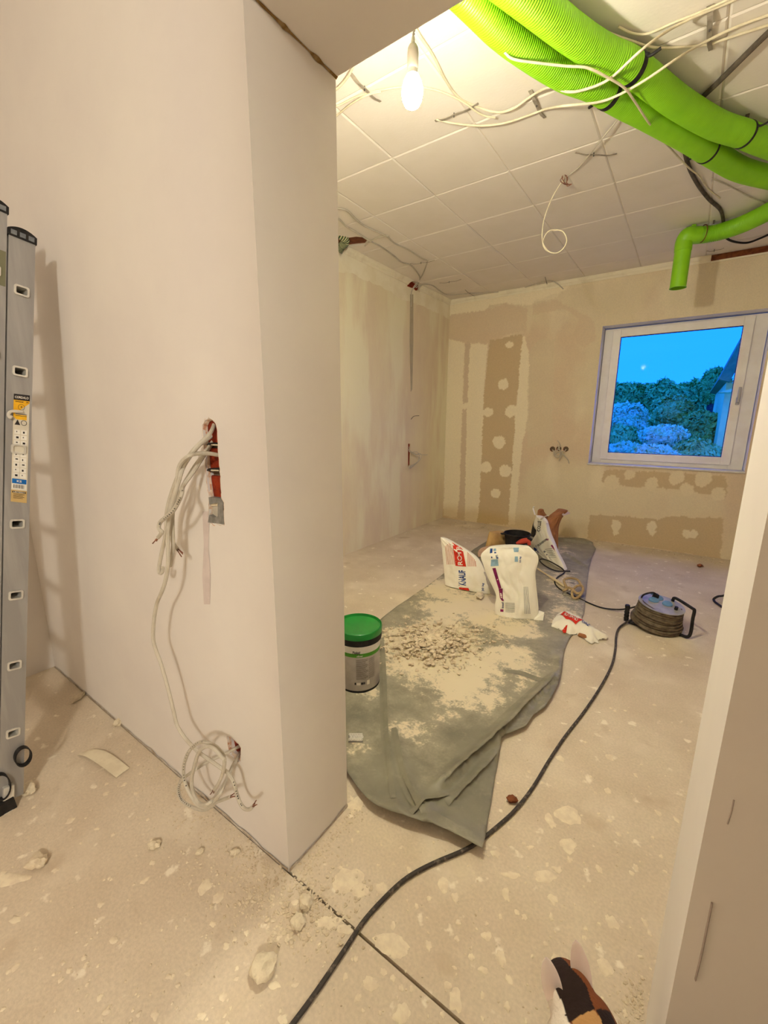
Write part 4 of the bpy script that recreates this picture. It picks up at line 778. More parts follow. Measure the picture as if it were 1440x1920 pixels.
for b_ in [(810,1215,105,70,1.2),(870,1285,90,50,.95),(900,1250,90,50,.9),(960,1240,70,40,.85),(880,1140,120,50,.95),(830,1110,60,35,.9),(960,1180,70,35,.85),(905,1320,70,30,.7),(770,1375,60,30,.62),(850,1345,40,22,.66),(990,1270,40,30,.7),(690,1290,45,45,.62),(665,1400,30,30,.58),(1060,1150,50,40,.75),(1050,1090,50,40,.72),(1040,1035,60,20,.62),(800,1400,50,30,.55),(940,1100,60,40,.8)]: blob(*b_)
q = MB(); q.add([(a, b, c) for a, b, c in zip(sx_, sy_, zz)], F)
mS = M('grey_plastic_film', (146, 141, 122), .6, (124, 120, 104), 5, (.35, .65), spec=.4, bump=.12, bscale=22)
t = mS.node_tree; b = t.nodes['Principled BSDF']; N, L = t.nodes.new, t.links.new; src = b.inputs['Base Color'].links[0].from_socket
an = N('ShaderNodeAttribute'); an.attribute_name = 'Col'; sp_ = N('ShaderNodeSeparateColor'); L(an.outputs['Color'], sp_.inputs[0]); tcn = N('ShaderNodeTexCoord'); acc = sp_.outputs[0]
for sc_, wt_ in ((7, .95), (26, .75), (95, .55)):
    nn = N('ShaderNodeTexNoise'); nn.inputs['Scale'].default_value = sc_; nn.inputs['Detail'].default_value = 3; L(tcn.outputs['Object'], nn.inputs[0])
    ma = N('ShaderNodeMath'); ma.operation = 'MULTIPLY_ADD'; ma.inputs[1].default_value = wt_; L(nn.outputs[0], ma.inputs[0]); L(acc, ma.inputs[2]); acc = ma.outputs[0]
mr = N('ShaderNodeMapRange'); mr.inputs[1].default_value = 1.58; mr.inputs[2].default_value = 1.84; mr.inputs[4].default_value = .94; L(acc, mr.inputs[0])
mr2 = N('ShaderNodeMapRange'); mr2.inputs[1].default_value = 1.2; mr2.inputs[2].default_value = 1.7; mr2.inputs[4].default_value = .24; L(acc, mr2.inputs[0])
mxx = N('ShaderNodeMath'); mxx.operation = 'MAXIMUM'; L(mr.outputs[0], mxx.inputs[0]); L(mr2.outputs[0], mxx.inputs[1])
mx = N('ShaderNodeMix'); mx.data_type = 'RGBA'; L(mxx.outputs[0], mx.inputs[0]); L(src, mx.inputs[6]); mx.inputs[7].default_value = lin((228, 214, 184)); L(mx.outputs[2], b.inputs['Base Color'])
mrr = N('ShaderNodeMapRange'); mrr.inputs[3].default_value = .48; mrr.inputs[4].default_value = .95; L(mxx.outputs[0], mrr.inputs[0]); L(mrr.outputs[0], b.inputs['Roughness'])
sh = q.build('plastic_sheet', mS, smooth=180)
setcol(sh, np.clip(dust, 0, 1.2)[:, None]*np.ones(3))
def flap(pts, wd_, lift, nm='folded_flap'):
    c = smooth_pts(crv([PF(x, y) for x, y in pts], 14), 2); n = len(c); T = np.gradient(c, axis=0); T /= np.linalg.norm(T, axis=1)[:, None]; Nl = np.stack([-T[:, 1], T[:, 0], 0*T[:, 0]], 1); q = MB(); vs_ = []; m_ = 6
    for i in range(n):
        e_ = math.sin(math.pi*min(1, max(0, i/(n-1))))**.6
        for j in range(m_+1):
            t_ = j/m_; p_ = c[i]+Nl[i]*(wd_*(1-t_)*(.6+.4*e_))-Nl[i]*(.010*t_*vnoise(i*.09, 2, 5)); z_ = zs(p_[0], p_[1])+.0015+lift*e_*t_**2.2; vs_.append((p_[0], p_[1], z_))
        p_ = c[i]+Nl[i]*.012; vs_.append((p_[0], p_[1], zs(c[i][0], c[i][1])+.001+lift*e_*.35))
    k_ = m_+2; q.add(vs_, [(i*k_+j, i*k_+j+1, (i+1)*k_+j+1, (i+1)*k_+j) for i in range(n-1) for j in range(m_+1)]); o_ = q.build(nm, mS, sh, smooth=50)
    setcol(o_, np.array([[.0, .0, .0]]*len(o_.data.vertices))); return o_
def zs(x, y):
    d_ = (sx_-x)**2+(sy_-y)**2; w_ = np.exp(-d_/.012**2)+1e-12*np.exp(-d_/.1**2); return float((w_*zz).sum()/w_.sum())
flap([(1040,1279),(985,1335),(935,1388),(880,1438),(826,1482)][::-1], .06, .022); flap([(838,1514),(880,1480),(905,1450),(932,1418)], .04, .013)
flap([(719,1200),(724,1330),(730,1420),(738,1512)][::-1], .03, .010); flap([(742,1372),(752,1440),(770,1490),(796,1545)][::-1], .03, .010); flap([(770,1545),(800,1520),(842,1500)], .03, .010)
flap([(945,1262),(985,1268),(1030,1292)][::-1], .03, .008)
sol = sh.modifiers.new('thick', 'SOLIDIFY'); sol.thickness = .0012
tag(sh, 'large grey plastic dust sheet with folds and rubble lying on the far room floor', 'plastic sheet')
def zs(x, y):
    d_ = (sx_-x)**2+(sy_-y)**2; w_ = np.exp(-d_/.012**2)+1e-12*np.exp(-d_/.1**2); return float((w_*zz).sum()/w_.sum())

# ------------------------------------------------------------------ rubble
q = MB(); k = 0
while k < 1500:
    r_ = abs(rng.normal(0, .5)); a = rng.uniform(0, 2*math.pi); px, py = 812+115*r_*math.cos(a), 1212+52*r_*math.sin(a)
    if r_ > 1.25: continue
    c = PF(px, py); hgt = .035*max(0, 1-r_*r_); rock(q, (c[0], c[1], zs(c[0], c[1])+hgt*rng.uniform(.3, 1)), (rng.uniform(.004, .013) if k % 9 else rng.uniform(.014, .024))*(1.25-.5*r_), k, (1, rng.uniform(.45, 1), rng.uniform(.22, .5))); k += 1
tag(q.build('rubble_heap', m_rub), 'heap of broken plaster crumbs on the grey plastic sheet beside the bucket', 'rubble', kind='stuff')
def chunk(name, lb, px, py, r, sq, seed, mat=m_chunk, z=None, cat='plaster lump', group=None):
    c = PF(px, py); q = MB(); rock(q, (0, 0, 0), r, seed, sq, 3); o = q.build(name, mat, smooth=35); o.location = (c[0], c[1], (zs(c[0], c[1]) if z == 's' else (z or 0))-.001); tag(o, lb, cat, group); return o
chunk('plaster_lump', 'largest pale lump on top of the rubble heap', 807, 1212, .034, (1, .9, .6), 5, z=.03)
chunk('plaster_lump', 'largest pale plaster lump on the floor near the bottom edge', 494, 1822, .031, (1.0, .8, .55), 11)
chunk('plaster_lump', 'pale plaster piece beside the ladder foot', 54, 1484, .034, (1.0, .6, .45), 17)
chunk('plaster_lump', 'small plaster lump against the wall foot right of the ladder', 221, 1360, .018, (1, .8, .8), 23)
chunk('plaster_lump', 'crumbly plaster lump on the floor left of the middle', 70, 1622, .028, (1, .8, .5), 29, m_rub)
chunk('plaster_lump', 'flat plaster pieces at the wall foot by the far corner', 148, 1310, .026, (1.4, .6, .4), 31, m_rub)
chunk('plaster_lump', 'small pale lump below the coiled cables', 441, 1601, .014, (1, .7, .6), 37)
chunk('plaster_lump', 'small pale lump on the floor left of the coiled cables', 289, 1588, .017, (1, .8, .6), 41)
chunk('plaster_lump', 'pale lump among the debris right of the pillar corner', 574, 1697, .020, (1, .8, .6), 43)
chunk('plaster_lump', 'flat pale lump among the debris below the pillar corner', 560, 1732, .020, (1, .9, .5), 47)
chunk('plaster_lump', 'small pale lump in front of the coiled cable shadow', 375, 1600, .012, (1, .7, .6), 53)
chunk('plaster_lump', 'pale lump in front of the window wall below the sill', 1229, 1026, .026, (1, .7, .5), 59)
chunk('plaster_lump', 'pale chips at the foot of the leaning white bags', 899, 1122, .042, (1.3, .8, .35), 61, z=.015)
chunk('brown_stone', 'small reddish-brown stone beside the black floor cable', 960, 1503, .016, (1.1, .8, .7), 67, m_brown, cat='stone')
chunk('brown_stone', 'tiny brown lump on the floor near the right jamb and window wall', 1312, 1063, .022, (1.2, .8, .6), 71, m_brown, cat='stone')
def scatter(name, lb, n, gen, rr, mat):
    q = MB()
    for k in range(n):
        px, py, m_ = gen(); c = PF(px, py)
        if c[0] < XL+.004 and YF-.004 < c[1] < YB+.01: continue
        if c[1] > YW-.01: continue
        rock(q, (c[0], c[1], -.001), rng.uniform(*rr)*m_, k+300, (1, rng.uniform(.45, 1), rng.uniform(.25, .55)), 1)
    return tag(q.build(name, mat), lb, 'rubble', kind='stuff')
def gen_wall():
    t = rng.uniform(0, 1)**.55; x0, y0 = 120+t*420, 1265+t*365; d = abs(rng.normal(0, 1))
    return x0-d*(6+40*t)+rng.normal(0, 4), y0+d*(6+42*t)+5, (.5+t*.7)
def gen_corner(): return 560+rng.normal(0, 60), 1700+rng.normal(0, 42), rng.uniform(.6, 1.3)
def gen_pillar():
    t = rng.uniform(0, 1); return 548+t*118+abs(rng.normal(0, 14)), 1638-t*135+abs(rng.normal(0, 12)), rng.uniform(.5, 1.1)
scatter('wall_foot_rubble', 'fine plaster crumbs along the foot of the hallway wall', 800, gen_wall, (.0018, .0052), m_rub)
scatter('corner_rubble', 'plaster crumbs scattered around the pillar corner and floor joint', 700, gen_corner, (.0018, .0065), m_rub)
scatter('pillar_rubble', 'plaster crumbs along the inner foot of the pillar', 260, gen_pillar, (.0018, .006), m_rub)
scatter('jamb_rubble', 'dark and pale crumbs at the foot of the right jamb', 240, lambda: (1205-abs(rng.normal(0, 22)), 1890+rng.normal(0, 40), rng.uniform(.6, 1.2)), (.0015, .005), m_rub)
scatter('floor_crumbs', 'sparse plaster crumbs over both floors', 420, lambda: (rng.uniform(30, 1190), 1250+rng.uniform(0, 1)**.7*670, rng.uniform(.5, 1.2)), (.0014, .0042), m_rub)
scatter('back_wall_crumbs', 'crumbs along the foot of the window wall and left far corner', 260, lambda: (lambda t: (830+t*530+rng.normal(0, 5), 975+t*72+abs(rng.normal(0, 6)), rng.uniform(.8, 2.2)))(rng.uniform(0, 1)), (.003, .009), m_rub)
# dried splashes of plaster on the floor
def splat(q, c, rx, ry, ang, seed, h_=.0022):
    n = 18; vs_ = [(c[0], c[1], h_)]
    for ring, (f, z_) in enumerate(((.72, h_*.9), (1.0, .0004))):
        for i in range(n):
            a = 2*math.pi*i/n; k_ = f*(1+.55*noise.noise(Vector((math.cos(a)*1.3+seed, math.sin(a)*1.3, seed*.37)))+.22*noise.noise(Vector((math.cos(a)*4+seed*2, math.sin(a)*4, seed)))); x_, y_ = rx*k_*math.cos(a), ry*k_*math.sin(a)
            vs_.append((c[0]+x_*math.cos(ang)-y_*math.sin(ang), c[1]+x_*math.sin(ang)+y_*math.cos(ang), z_))
    q.add(vs_, [(0, 1+i, 1+(i+1) % n) for i in range(n)]+[(1+i, 1+n+i, 1+n+(i+1) % n, 1+(i+1) % n) for i in range(n)])
A2 = [(770,235,45,26),(705,255,14,24),(765,335,30,22),(690,440,36,20),(730,415,16,12),(345,465,15,28),(385,508,11,18),(555,495,12,26),(715,515,15,16),(572,432,24,12),(915,595,18,22),(495,640,20,20),(890,745,20,28),(540,715,14,26),(100,800,26,22),(385,855,22,40),(205,905,26,30),(560,880,12,16),(440,710,10,12),(870,415,10,14),(905,35,12,10),(900,150,12,9),(1070,225,8,9),(1130,245,8,10),(1010,710,9,8),(825,612,8,10),(708,580,8,8),(395,592,9,10),(740,40,14,10),(520,362,14,14),(1025,595,8,14),(770,380,10,8)]
A1 = [(40,735,50,16),(690,760,20,24),(735,800,16,18),(515,680,10,8),(765,960,12,14),(925,1092,18,16),(600,1095,9,10),(680,1198,14,14),(48,872,20,10),(285,1000,9,9),(360,1180,12,14),(1175,735,50,42),(1210,770,30,24),(1320,950,52,34),(1345,975,30,34),(1110,880,46,26),(1165,905,26,18),(1250,1088,24,26),(995,812,12,10),(1290,765,20,18),(1200,485,24,26),(385,940,16,12),(235,540,12,9),(570,1065,10,9),(470,1190,8,9),(1360,1185,24,36)]
q = MB(); k = 0
for L_, s_, ox, oy in ((A2, 1.8, 640, 1400), (A1, 1.8, 0, 1240)):
    for (x_, y_, rx, ry) in L_:
        px, py = x_/s_+ox, y_/s_+oy; c = PF(px, py); ex = np.linalg.norm(PF(px+rx/s_, py)-c); ey = np.linalg.norm(PF(px, py+ry/s_)-c); splat(q, c, ex, ey, math.radians(35), k*1.37); k += 1
for k in range(520):
    px, py = rng.uniform(0, 1250), 1180+rng.uniform(0, 1)**.8*740; c = PF(px, py); r_ = .0025+.006*rng.uniform(0, 1)**2.5
    if c[0] < XL+.03 and YF-.03 < c[1] < YB+.03: continue
    if inpoly(np.array([c[0]]), np.array([c[1]]), so)[0]: continue
    splat(q, c, r_*rng.uniform(.7, 1.5), r_, rng.uniform(0, 3), k*2.1, .0015)
tag(q.build('plaster_splashes', m_splat, smooth=60), 'pale dried plaster splashes spotted over the screed floor', 'plaster splashes', kind='stuff')

# strip of jointing tape
ts = thing('tape_strip', 'short curved cream strip lying on the floor right of the ladder', 'strip', PF(195, 1430))
tp_ = [[(145,1414),(168,1405)], [(160,1420),(178,1407)], [(180,1433),(198,1412)], [(200,1446),(220,1424)], [(218,1457),(243,1439)]]
q = MB(); vs_ = []
rowL = crv([PF(*r_[0], .006) for r_ in tp_], 5); rowR = crv([PF(*r_[1], .006) for r_ in tp_], 5); n = len(rowL)
for i in range(n):
    zz_ = .003+.010*math.sin(math.pi*i/(n-1)); 
    for dz_ in (0, .0015):
        for t in (0, .5, 1): vs_.append(tuple((rowL[i]+(rowR[i]-rowL[i])*t)[:2])+(zz_+dz_+.002*math.sin(t*3.14),))
fs = []
for i in range(n-1):
    a, b = i*6, i*6+6; fs += [(a,a+1,b+1,b),(a+1,a+2,b+2,b+1),(a+3,b+3,b+4,a+4),(a+4,b+4,b+5,a+5),(a,b,b+3,a+3),(a+2,a+5,b+5,b+2)]
fs += [(0,3,4,1),(1,4,5,2),((n-1)*6,(n-1)*6+1,(n-1)*6+4,(n-1)*6+3),((n-1)*6+1,(n-1)*6+2,(n-1)*6+5,(n-1)*6+4)]
q.add(vs_, fs); q.build('strip_band', M('cream_tape', (232, 220, 192), .7, (222, 208, 180), 20), ts, smooth=40)

# perforated metal bracket on the sheet
pb = PF(667, 1394); mt = thing('perforated_bracket', 'small perforated metal bracket lying on the plastic sheet beside the pillar', 'bracket', (pb[0], pb[1], zs(pb[0], pb[1])))
q = MB(); n = 9; m_ = 3; W_ = .055; vs_ = []; U = np.array([rt[0], rt[1], 0]); U /= np.linalg.norm(U); Wv = np.array([-U[1], U[0], 0]); b0 = np.array([pb[0], pb[1], zs(pb[0], pb[1])+.004])
for r_ in range(3):
    for k in range(8):
        cx_ = (k-3.5)*.0070+(.0035 if r_ % 2 else 0); cy_ = (r_-1)*.0085; o_ = 10
        for j in range(o_):
            a = 2*math.pi*j/o_; vs_.append(b0+U*(cx_+.0022*math.cos(a))+Wv*(cy_+.0022*math.sin(a))+np.array([0, 0, .007+(cy_+.0085)*.55]))
            ca, sa = math.cos(a), math.sin(a); m2 = max(abs(ca)/.0036, abs(sa)/.0044); vs_.append(b0+U*(cx_+ca/m2)+Wv*(cy_+sa/m2)+np.array([0, 0, .007+(cy_+sa/m2+.0085)*.55]))
        b_ = (r_*8+k)*20; q_f = [(b_+2*j, b_+2*j+1, b_+2*((j+1) % o_)+1, b_+2*((j+1) % o_)) for j in range(o_)]; q.f += q_f; q.mi += [0]*len(q_f)
q.v = [tuple(v) for v in vs_]; q.build('perforated_plate', m_rim, mt)
q = MB(); q.obox(b0, U, Wv, (0, 0, 1), (-.030, -.0135, -.004), (.030, -.0125, .0025)); q.obox(b0, U, Wv, (0, 0, 1), (-.030, .0125, -.004), (.030, .014, .010)); q.build('flange', m_metal, mt)

# ------------------------------------------------------------------ bucket with green lid
bc_ = PF(676, 1290); bf = PF(680, 1302); br = P(714, 1285, 2, 0)
v_ = np.array([bf[0], bf[1]]); BR = .107; dirc = v_/np.linalg.norm(v_); bcx, bcy = v_+dirc*BR*.98
# choose the centre so the right flank meets the photo's edge at x = 714
for it in range(60):
    c3 = np.array([bcx, bcy, .02])-CAM; tx_ = np.array([dirc[1], -dirc[0], 0]); p_ = c3+tx_*BR; xx_ = 720+FPX*np.dot(p_, rt)/np.dot(p_, fw)
    bcx += (712-xx_)*.0004*tx_[0]; bcy += (712-xx_)*.0004*tx_[1]
top_y = P(690, 1163, 1, bcy)[2]
BH = .262; zb_ = .012
bk = thing('plaster_bucket', 'round white and grey labelled bucket with a green lid, half hidden by the pillar', 'bucket', (bcx, bcy, 0)); cB = (bcx, bcy, zb_); ZK = 1.165
def zk(l): return [(a, b_*ZK) for a, b_ in l]
q = MB(); q.lathe(zk([(BR*.97, 0), (BR*.985, .004), (BR*1.0, .15), (BR*1.03, .222), (BR*.9, .222)]), cB, 64, True, False); q.build('bucket_body', M('bucket_grey', (196, 188, 180), .5, (184, 176, 168), 20), bk, smooth=40)
MB().lathe(zk([(BR*.975, -.004), (BR*.992, -.004), (BR*.994, .006), (BR*.975, .006)]), cB, 64, False, False).build('bottom_rim', m_black, bk, smooth=40)
MB().lathe(zk([(BR*1.012, .176), (BR*1.034, .212), (BR*1.02, .212)]), cB, 64, False, False).build('label_white', M('label_white', (246, 242, 234), .5, (238, 234, 224), 20), bk, smooth=40)
MB().lathe(zk([(BR*1.006, .160), (BR*1.0135, .177), (BR*1.0, .177)]), cB, 64, False, False).build('green_stripe', M('label_green', (86, 160, 50), .5, (78, 150, 44), 20), bk, smooth=40)
MB().lathe(zk([(BR*1.035, .208), (BR*1.075, .210), (BR*1.085, .216), (BR*1.085, .240), (BR*1.04, .242)]), cB, 64, False, False).build('black_collar', m_black, bk, smooth=40)
lp = [(BR*1.05, .236), (BR*1.10, .238), (BR*1.105, .244), (BR*1.105, .256), (BR*1.09, .264), (BR*1.075, .265), (BR*1.06, .262), (BR*1.05, .258), (BR*1.04, .262), (BR*1.02, .263), (BR*1.0, .256), (BR*.97, .2545), (.002, .255)]
MB().lathe(zk(lp), cB, 72, False, True).build('lid', M('lid_green', (20, 138, 50), .3, (16, 126, 44), 12, spec=.5), bk, smooth=35)
va = math.atan2(-bcy, -bcx)               # bearing of the camera from the bucket
def onb(x, z, k=1.006):
    a = va+x/BR; return (bcx+BR*k*math.cos(a), bcy+BR*k*math.sin(a), zb_+z*ZK)
def grid_text(name, mat, items, rects=()):
    q = MB()
    for s_, x, z, wd, ht in items: put_text(q, s_, lambda a, b: onb(x+a, z+b, 1.045 if z > .17 else (1.022 if z > .155 else 1.008)), width=wd, height=ht)
    for (x0, x1, z0, z1) in rects:
        n_ = max(1, int((x1-x0)/.01)); kk = 1.008
        q.add([onb(x0+(x1-x0)*i/n_, z_, kk+.0*z_) for z_ in (z0, z1) for i in range(n_+1)], [(i, i+1, n_+2+i, n_+1+i) for i in range(n_)])
    o_ = q.build(name, mat, bk); o_['kind'] = 'stuff'; return o_
grid_text('product_lettering', m_print, [('Plokatl', -.010, .184, .034, .013)])
grid_text('stripe_lettering', m_wprint, [('silver', .006, .1675, .03, .008)])
rs = []
for z_ in np.arange(.060, .150, .0055): rs += [(-.012, .040+.008*math.sin(z_*900), z_, z_+.0018), (.050, .085, z_, z_+.0014)]
rs += [(.0, .0, 0, 0)]
grid_text('fine_print', M('brown_print', (104, 92, 80), .7, (94, 84, 72), 30), [], rs[:-1])
grid_text('pictograms', m_print, [], [(-.02, -.013, .036, .046), (.012, .020, .036, .046), (.022, .026, .036, .046), (.028, .031, .036, .046)])
grid_text('pictogram_windows', m_wprint, [], [(-.010, .008, .034, .045), (.040, .054, .032, .052)])

# ------------------------------------------------------------------ paper bags
def cr1(a, t):
    a = np.array(a, float); n = len(a); x = t*(n-1); i = min(int(x), n-2); f = x-i; p0, p1, p2, p3_ = a[max(i-1, 0)], a[i], a[i+1], a[min(i+2, n-1)]
    return .5*((2*p1)+(p2-p0)*f+(2*p0-5*p1+4*p2-p3_)*f*f+(3*p1-p0-3*p2+p3_)*f**3)
class Bag:
    def __init__(s, base, rows, lean, thick, wr=.012, seed=1, floor=0.0, thin_top=.25, fl=.6):
        A = PF(*base[0], floor); B = PF(*base[1], floor); d = B-A; d /= np.linalg.norm(d); n = np.array([d[1], -d[0], 0.])
        if np.dot(n, CAM-A) < 0: n = -n
        s.N = n*math.cos(lean)+np.array([0, 0, 1])*math.sin(lean); s.A = A; s.seed = seed; s.th = thick; s.wr = wr; s.tt = thin_top; s.fl = floor; s.pw = fl
        s.L = [PP(*r_[0], A, s.N) for r_ in rows]; s.R = [PP(*r_[1], A, s.N) for r_ in rows]
        s.W = np.mean([np.linalg.norm(a-b) for a, b in zip(s.L, s.R)]); s.H = np.mean([np.linalg.norm(s.L[-1]-s.L[0]), np.linalg.norm(s.R[-1]-s.R[0])]); s.D = d
    def fr(s, u, v, off=0.0):
        p = cr1(s.L, v)*(1-u)+cr1(s.R, v)*u; sh_ = max(0, 4*u*(1-u))**s.pw*(1-(1-s.tt)*v**4)
        cs = .9*abs(noise.noise(Vector((u*4+v*5, v*2-u*3+s.seed, 5.5+s.seed))))**.7-.25
        w_ = cs+noise.noise(Vector((u*3.1+s.seed*7, v*3.7, s.seed)))*1.0+abs(noise.noise(Vector((u*6+s.seed, v*5+u*3, 3+s.seed))))*.9-.3+noise.noise(Vector((u*13, v*12, s.seed+9)))*.25
        p = p+s.N*(s.th*.28*sh_+s.wr*w_*(sh_**.5)+off); p[2] = max(p[2], s.fl+.002+off); return p
    def bk(s, u, v):
        p = cr1(s.L, v)*(1-u)+cr1(s.R, v)*u; sh_ = max(0, 4*u*(1-u))**.5*(1-(1-s.tt)*v**3); nh = np.array([s.N[0], s.N[1], 0])
        p = p-nh*(s.th*.8*sh_); p[2] = max(p[2], s.fl+.002); return p
    def build(s, name, mat, par, nu=36, nv=44):
        vs_ = [s.fr(i/nu, j/nv) for j in range(nv+1) for i in range(nu+1)]; o_ = len(vs_); vs_ += [s.bk(i/nu, j/nv) for j in range(nv+1) for i in range(nu+1)]
        k = nu+1; fs = [(j*k+i, j*k+i+1, (j+1)*k+i+1, (j+1)*k+i) for j in range(nv) for i in range(nu)]; fs += [(o_+j*k+i, o_+(j+1)*k+i, o_+(j+1)*k+i+1, o_+j*k+i+1) for j in range(nv) for i in range(nu)]
        fs += [(i, o_+i, o_+i+1, i+1) for i in range(nu)]+[(nv*k+i, nv*k+i+1, o_+nv*k+i+1, o_+nv*k+i) for i in range(nu)]+[(j*k, (j+1)*k, o_+(j+1)*k, o_+j*k) for j in range(nv)]+[(j*k+nu, o_+j*k+nu, o_+(j+1)*k+nu, (j+1)*k+nu) for j in range(nv)]
        q = MB(); q.add(vs_, fs); return q.build(name, mat, par, smooth=60)
    def proj(s, u, v):
        p = s.fr(u, v)-CAM; z_ = np.dot(p, fw); return np.array([720+FPX*np.dot(p, rt)/z_, 960+FPX*np.dot(p, dn)/z_])
    def uv(s, px, py):                      # photo pixel -> (u, v) on the front
        if not hasattr(s, 'g'):
            s.gu = [(u, v) for u in np.linspace(.02, .98, 25) for v in np.linspace(.02, .98, 25)]; s.g = np.array([s.proj(*a) for a in s.gu])
        t = np.array([px, py]); i = int(np.argmin(((s.g-t)**2).sum(1))); u, v = s.gu[i]
        for _ in range(4):
            e = t-s.proj(u, v); J = np.stack([(s.proj(u+.006, v)-s.proj(u-.006, v))/.012, (s.proj(u, v+.006)-s.proj(u, v-.006))/.012], 1)
            if abs(np.linalg.det(J)) < 1: break
            d = np.clip(np.linalg.solve(J, e), -.06, .06); u = min(.992, max(.008, u+d[0])); v = min(.995, max(.005, v+d[1]))
        return u, v
    def lay(s, c, a, b, off):
        p = c[0]*(1-a)*(1-b)+c[1]*a*(1-b)+c[2]*a*b+c[3]*(1-a)*b; return s.fr(*s.uv(*p), off)
    def px(s, q, pts, off=.0018, n=6):      # a quad given by four pixels, laid on the bag
        c = [np.array(p, float) for p in pts]; e1 = np.linalg.norm(c[1]-c[0]); e2 = np.linalg.norm(c[3]-c[0]); na = max(1, min(8, int(e1/3.5))); nb = max(1, min(8, int(e2/3.5)))
        q.add([s.lay(c, a, b, off) for b in np.linspace(0, 1, nb+1) for a in np.linspace(0, 1, na+1)], [(j*(na+1)+i, j*(na+1)+i+1, (j+1)*(na+1)+i+1, (j+1)*(na+1)+i) for j in range(nb) for i in range(na)])
    def text(s, q, st_, pts, off=.0030):    # text filling the quad: start-bottom, end-bottom, end-top, start-top
        c = [np.array(p, float) for p in pts]; put_text(q, st_, lambda x, y: s.lay(c, x+.5, y+.5, off), width=1, height=1)
Z1 = lambda pts: [(x/6+820, y/6+980) for x, y in pts]
def part(b, nm, mat, par, quads=(), texts=(), kind=None):
    q = MB()
    for p_ in quads: b.px(q, Z1(p_))
    for t_, p_ in texts: b.text(q, t_, Z1(p_))
    o_ = q.build(nm, mat, par)
    if kind: o_['kind'] = kind
    return o_
# the red printed sack at left
rb = Bag(((835,1099),(925,1116)), [(a, b) for a, b in zip(Z1([(88,700),(80,600),(70,490),(55,340),(42,220),(36,165)]), Z1([(600,800),(575,690),(540,560),(440,390),(200,240),(95,180)]))], .10, .13, .010, 2, .006)
t_ = thing('plaster_sack', 'white paper sack with red ROTBAND panel and blue lettering, slumped at left', 'sack', rb.A*[1, 1, 0]); rb.build('paper_sack', m_bag, t_)
part(rb, 'red_panel', m_red, t_, [[(205,485),(325,495),(282,275),(170,222)]]); part(rb, 'red_square', m_red, t_, [[(250,770),(365,770),(350,735),(245,727)]])
part(rb, 'panel_lettering', m_wprint, t_, texts=[('ROTB', [(288,478),(262,268),(212,262),(232,476)])], kind='stuff')
part(rb, 'blue_lettering', m_blue, t_, texts=[('KNAUF', [(325,705),(318,535),(240,535),(240,705)]), ('30 kg', [(535,770),(530,678),(500,678),(500,770)])], kind='stuff')
part(rb, 'fine_print', m_pprint, t_, [[(x, 470), (x+5, 470), (x-20+5, y), (x-20, y)] for x, y in ((108,260),(122,250),(136,240),(150,225),(164,240),(178,260),(192,300))]+[[(x, 492), (x+5, 492), (x+5-8, y), (x-8, y)] for x, y in ((345,330),(358,340),(371,352),(384,366),(397,380),(410,394),(423,410),(434,430))], kind='stuff')
fl = Bag(((906,1112),(932,1118)), [(a, b) for a, b in zip(Z1([(600,835),(560,720),(510,620),(485,540)]), Z1([(668,830),(640,740),(590,650),(545,560)]))], .0, .02, .004, 9, .004)
fl.build('grey_side_fold', M('sack_side_grey', (178, 170, 164), .8, (166, 158, 152), 12, bump=.1), t_, 8, 14)
# the tall white sack in front
mb = Bag(((928,1151),(1010,1160)), [(a, b) for a, b in zip(Z1([(650,1030),(648,930),(660,820),(610,700),(560,600),(515,470),(490,365),(560,290),(600,276)]), Z1([(1135,1080),(1138,960),(1125,820),(1110,680),(1105,560),(1135,440),(1125,360),(1060,290),(1035,270)]))], .12, .15, .015, 5, .006, .5)
t_ = thing('plaster_sack', 'tallest white paper sack with purple stripe standing in front of the others', 'sack', mb.A*[1, 1, 0]); mb.build('paper_sack', m_bag, t_, 40, 50)
part(mb, 'purple_stripe', m_purple, t_, [[(690,745),(720,735),(655,507),(618,512)], [(705,850),(735,850),(735,740),(690,745)], [(728,880),(752,878),(735,850),(705,850)]]); part(mb, 'purple_square', m_purple, t_, [[(708,1000),(743,1003),(743,975),(708,972)]])
part(mb, 'blue_lettering', m_blue, t_, texts=[('knauf', [(746,960),(746,893),(722,893),(722,960)]), ('25 kg', [(945,450),(945,380),(922,380),(922,450)]), ('MP75', [(690,402),(680,360),(655,366),(662,406)])], quads=[[(590,345),(618,340),(622,290),(595,290)], [(605,400),(620,400),(616,380),(605,380)], [(640,345),(662,343),(660,328),(640,330)]], kind='stuff')
part(mb, 'pale_blue_label', M('label_pale_blue', (150, 184, 204), .7, (140, 172, 192), 30), t_, [[(862,330),(912,330),(918,280),(855,280)], [(600,490),(690,485),(680,410),(605,415)], [(632,320),(662,318),(660,290),(632,292)], [(870,440),(908,440),(905,380),(872,380)]], kind='stuff')
part(mb, 'fine_print', m_gprint, t_, [[(985+18*k, 1025), (990+18*k, 1025), (974+14*k, 720), (970+14*k, 720)] for k in range(4)]+[[(765, 900+14*k), (870, 905+14*k), (870, 909+14*k), (765, 904+14*k)] for k in range(8)], kind='stuff')
q = MB(); cA = PF(1012, 1161); q.box((0, 0, 0), (.001, .001, .001)); q = MB(); f0 = [PF(1000,1163,.006), PF(1018,1165,.004), P(1020,1150,1,PF(1018,1165)[1]+.01), P(1010,1146,1,PF(1010,1163)[1]+.03)]
q.add([p_ for p_ in f0]+[p_+np.array([0, .008, .004]) for p_ in f0], [(0,1,2,3),(7,6,5,4),(0,4,5,1),(1,5,6,2),(2,6,7,3),(3,7,4,0)]); q.build('corner_flap', m_bag, t_)
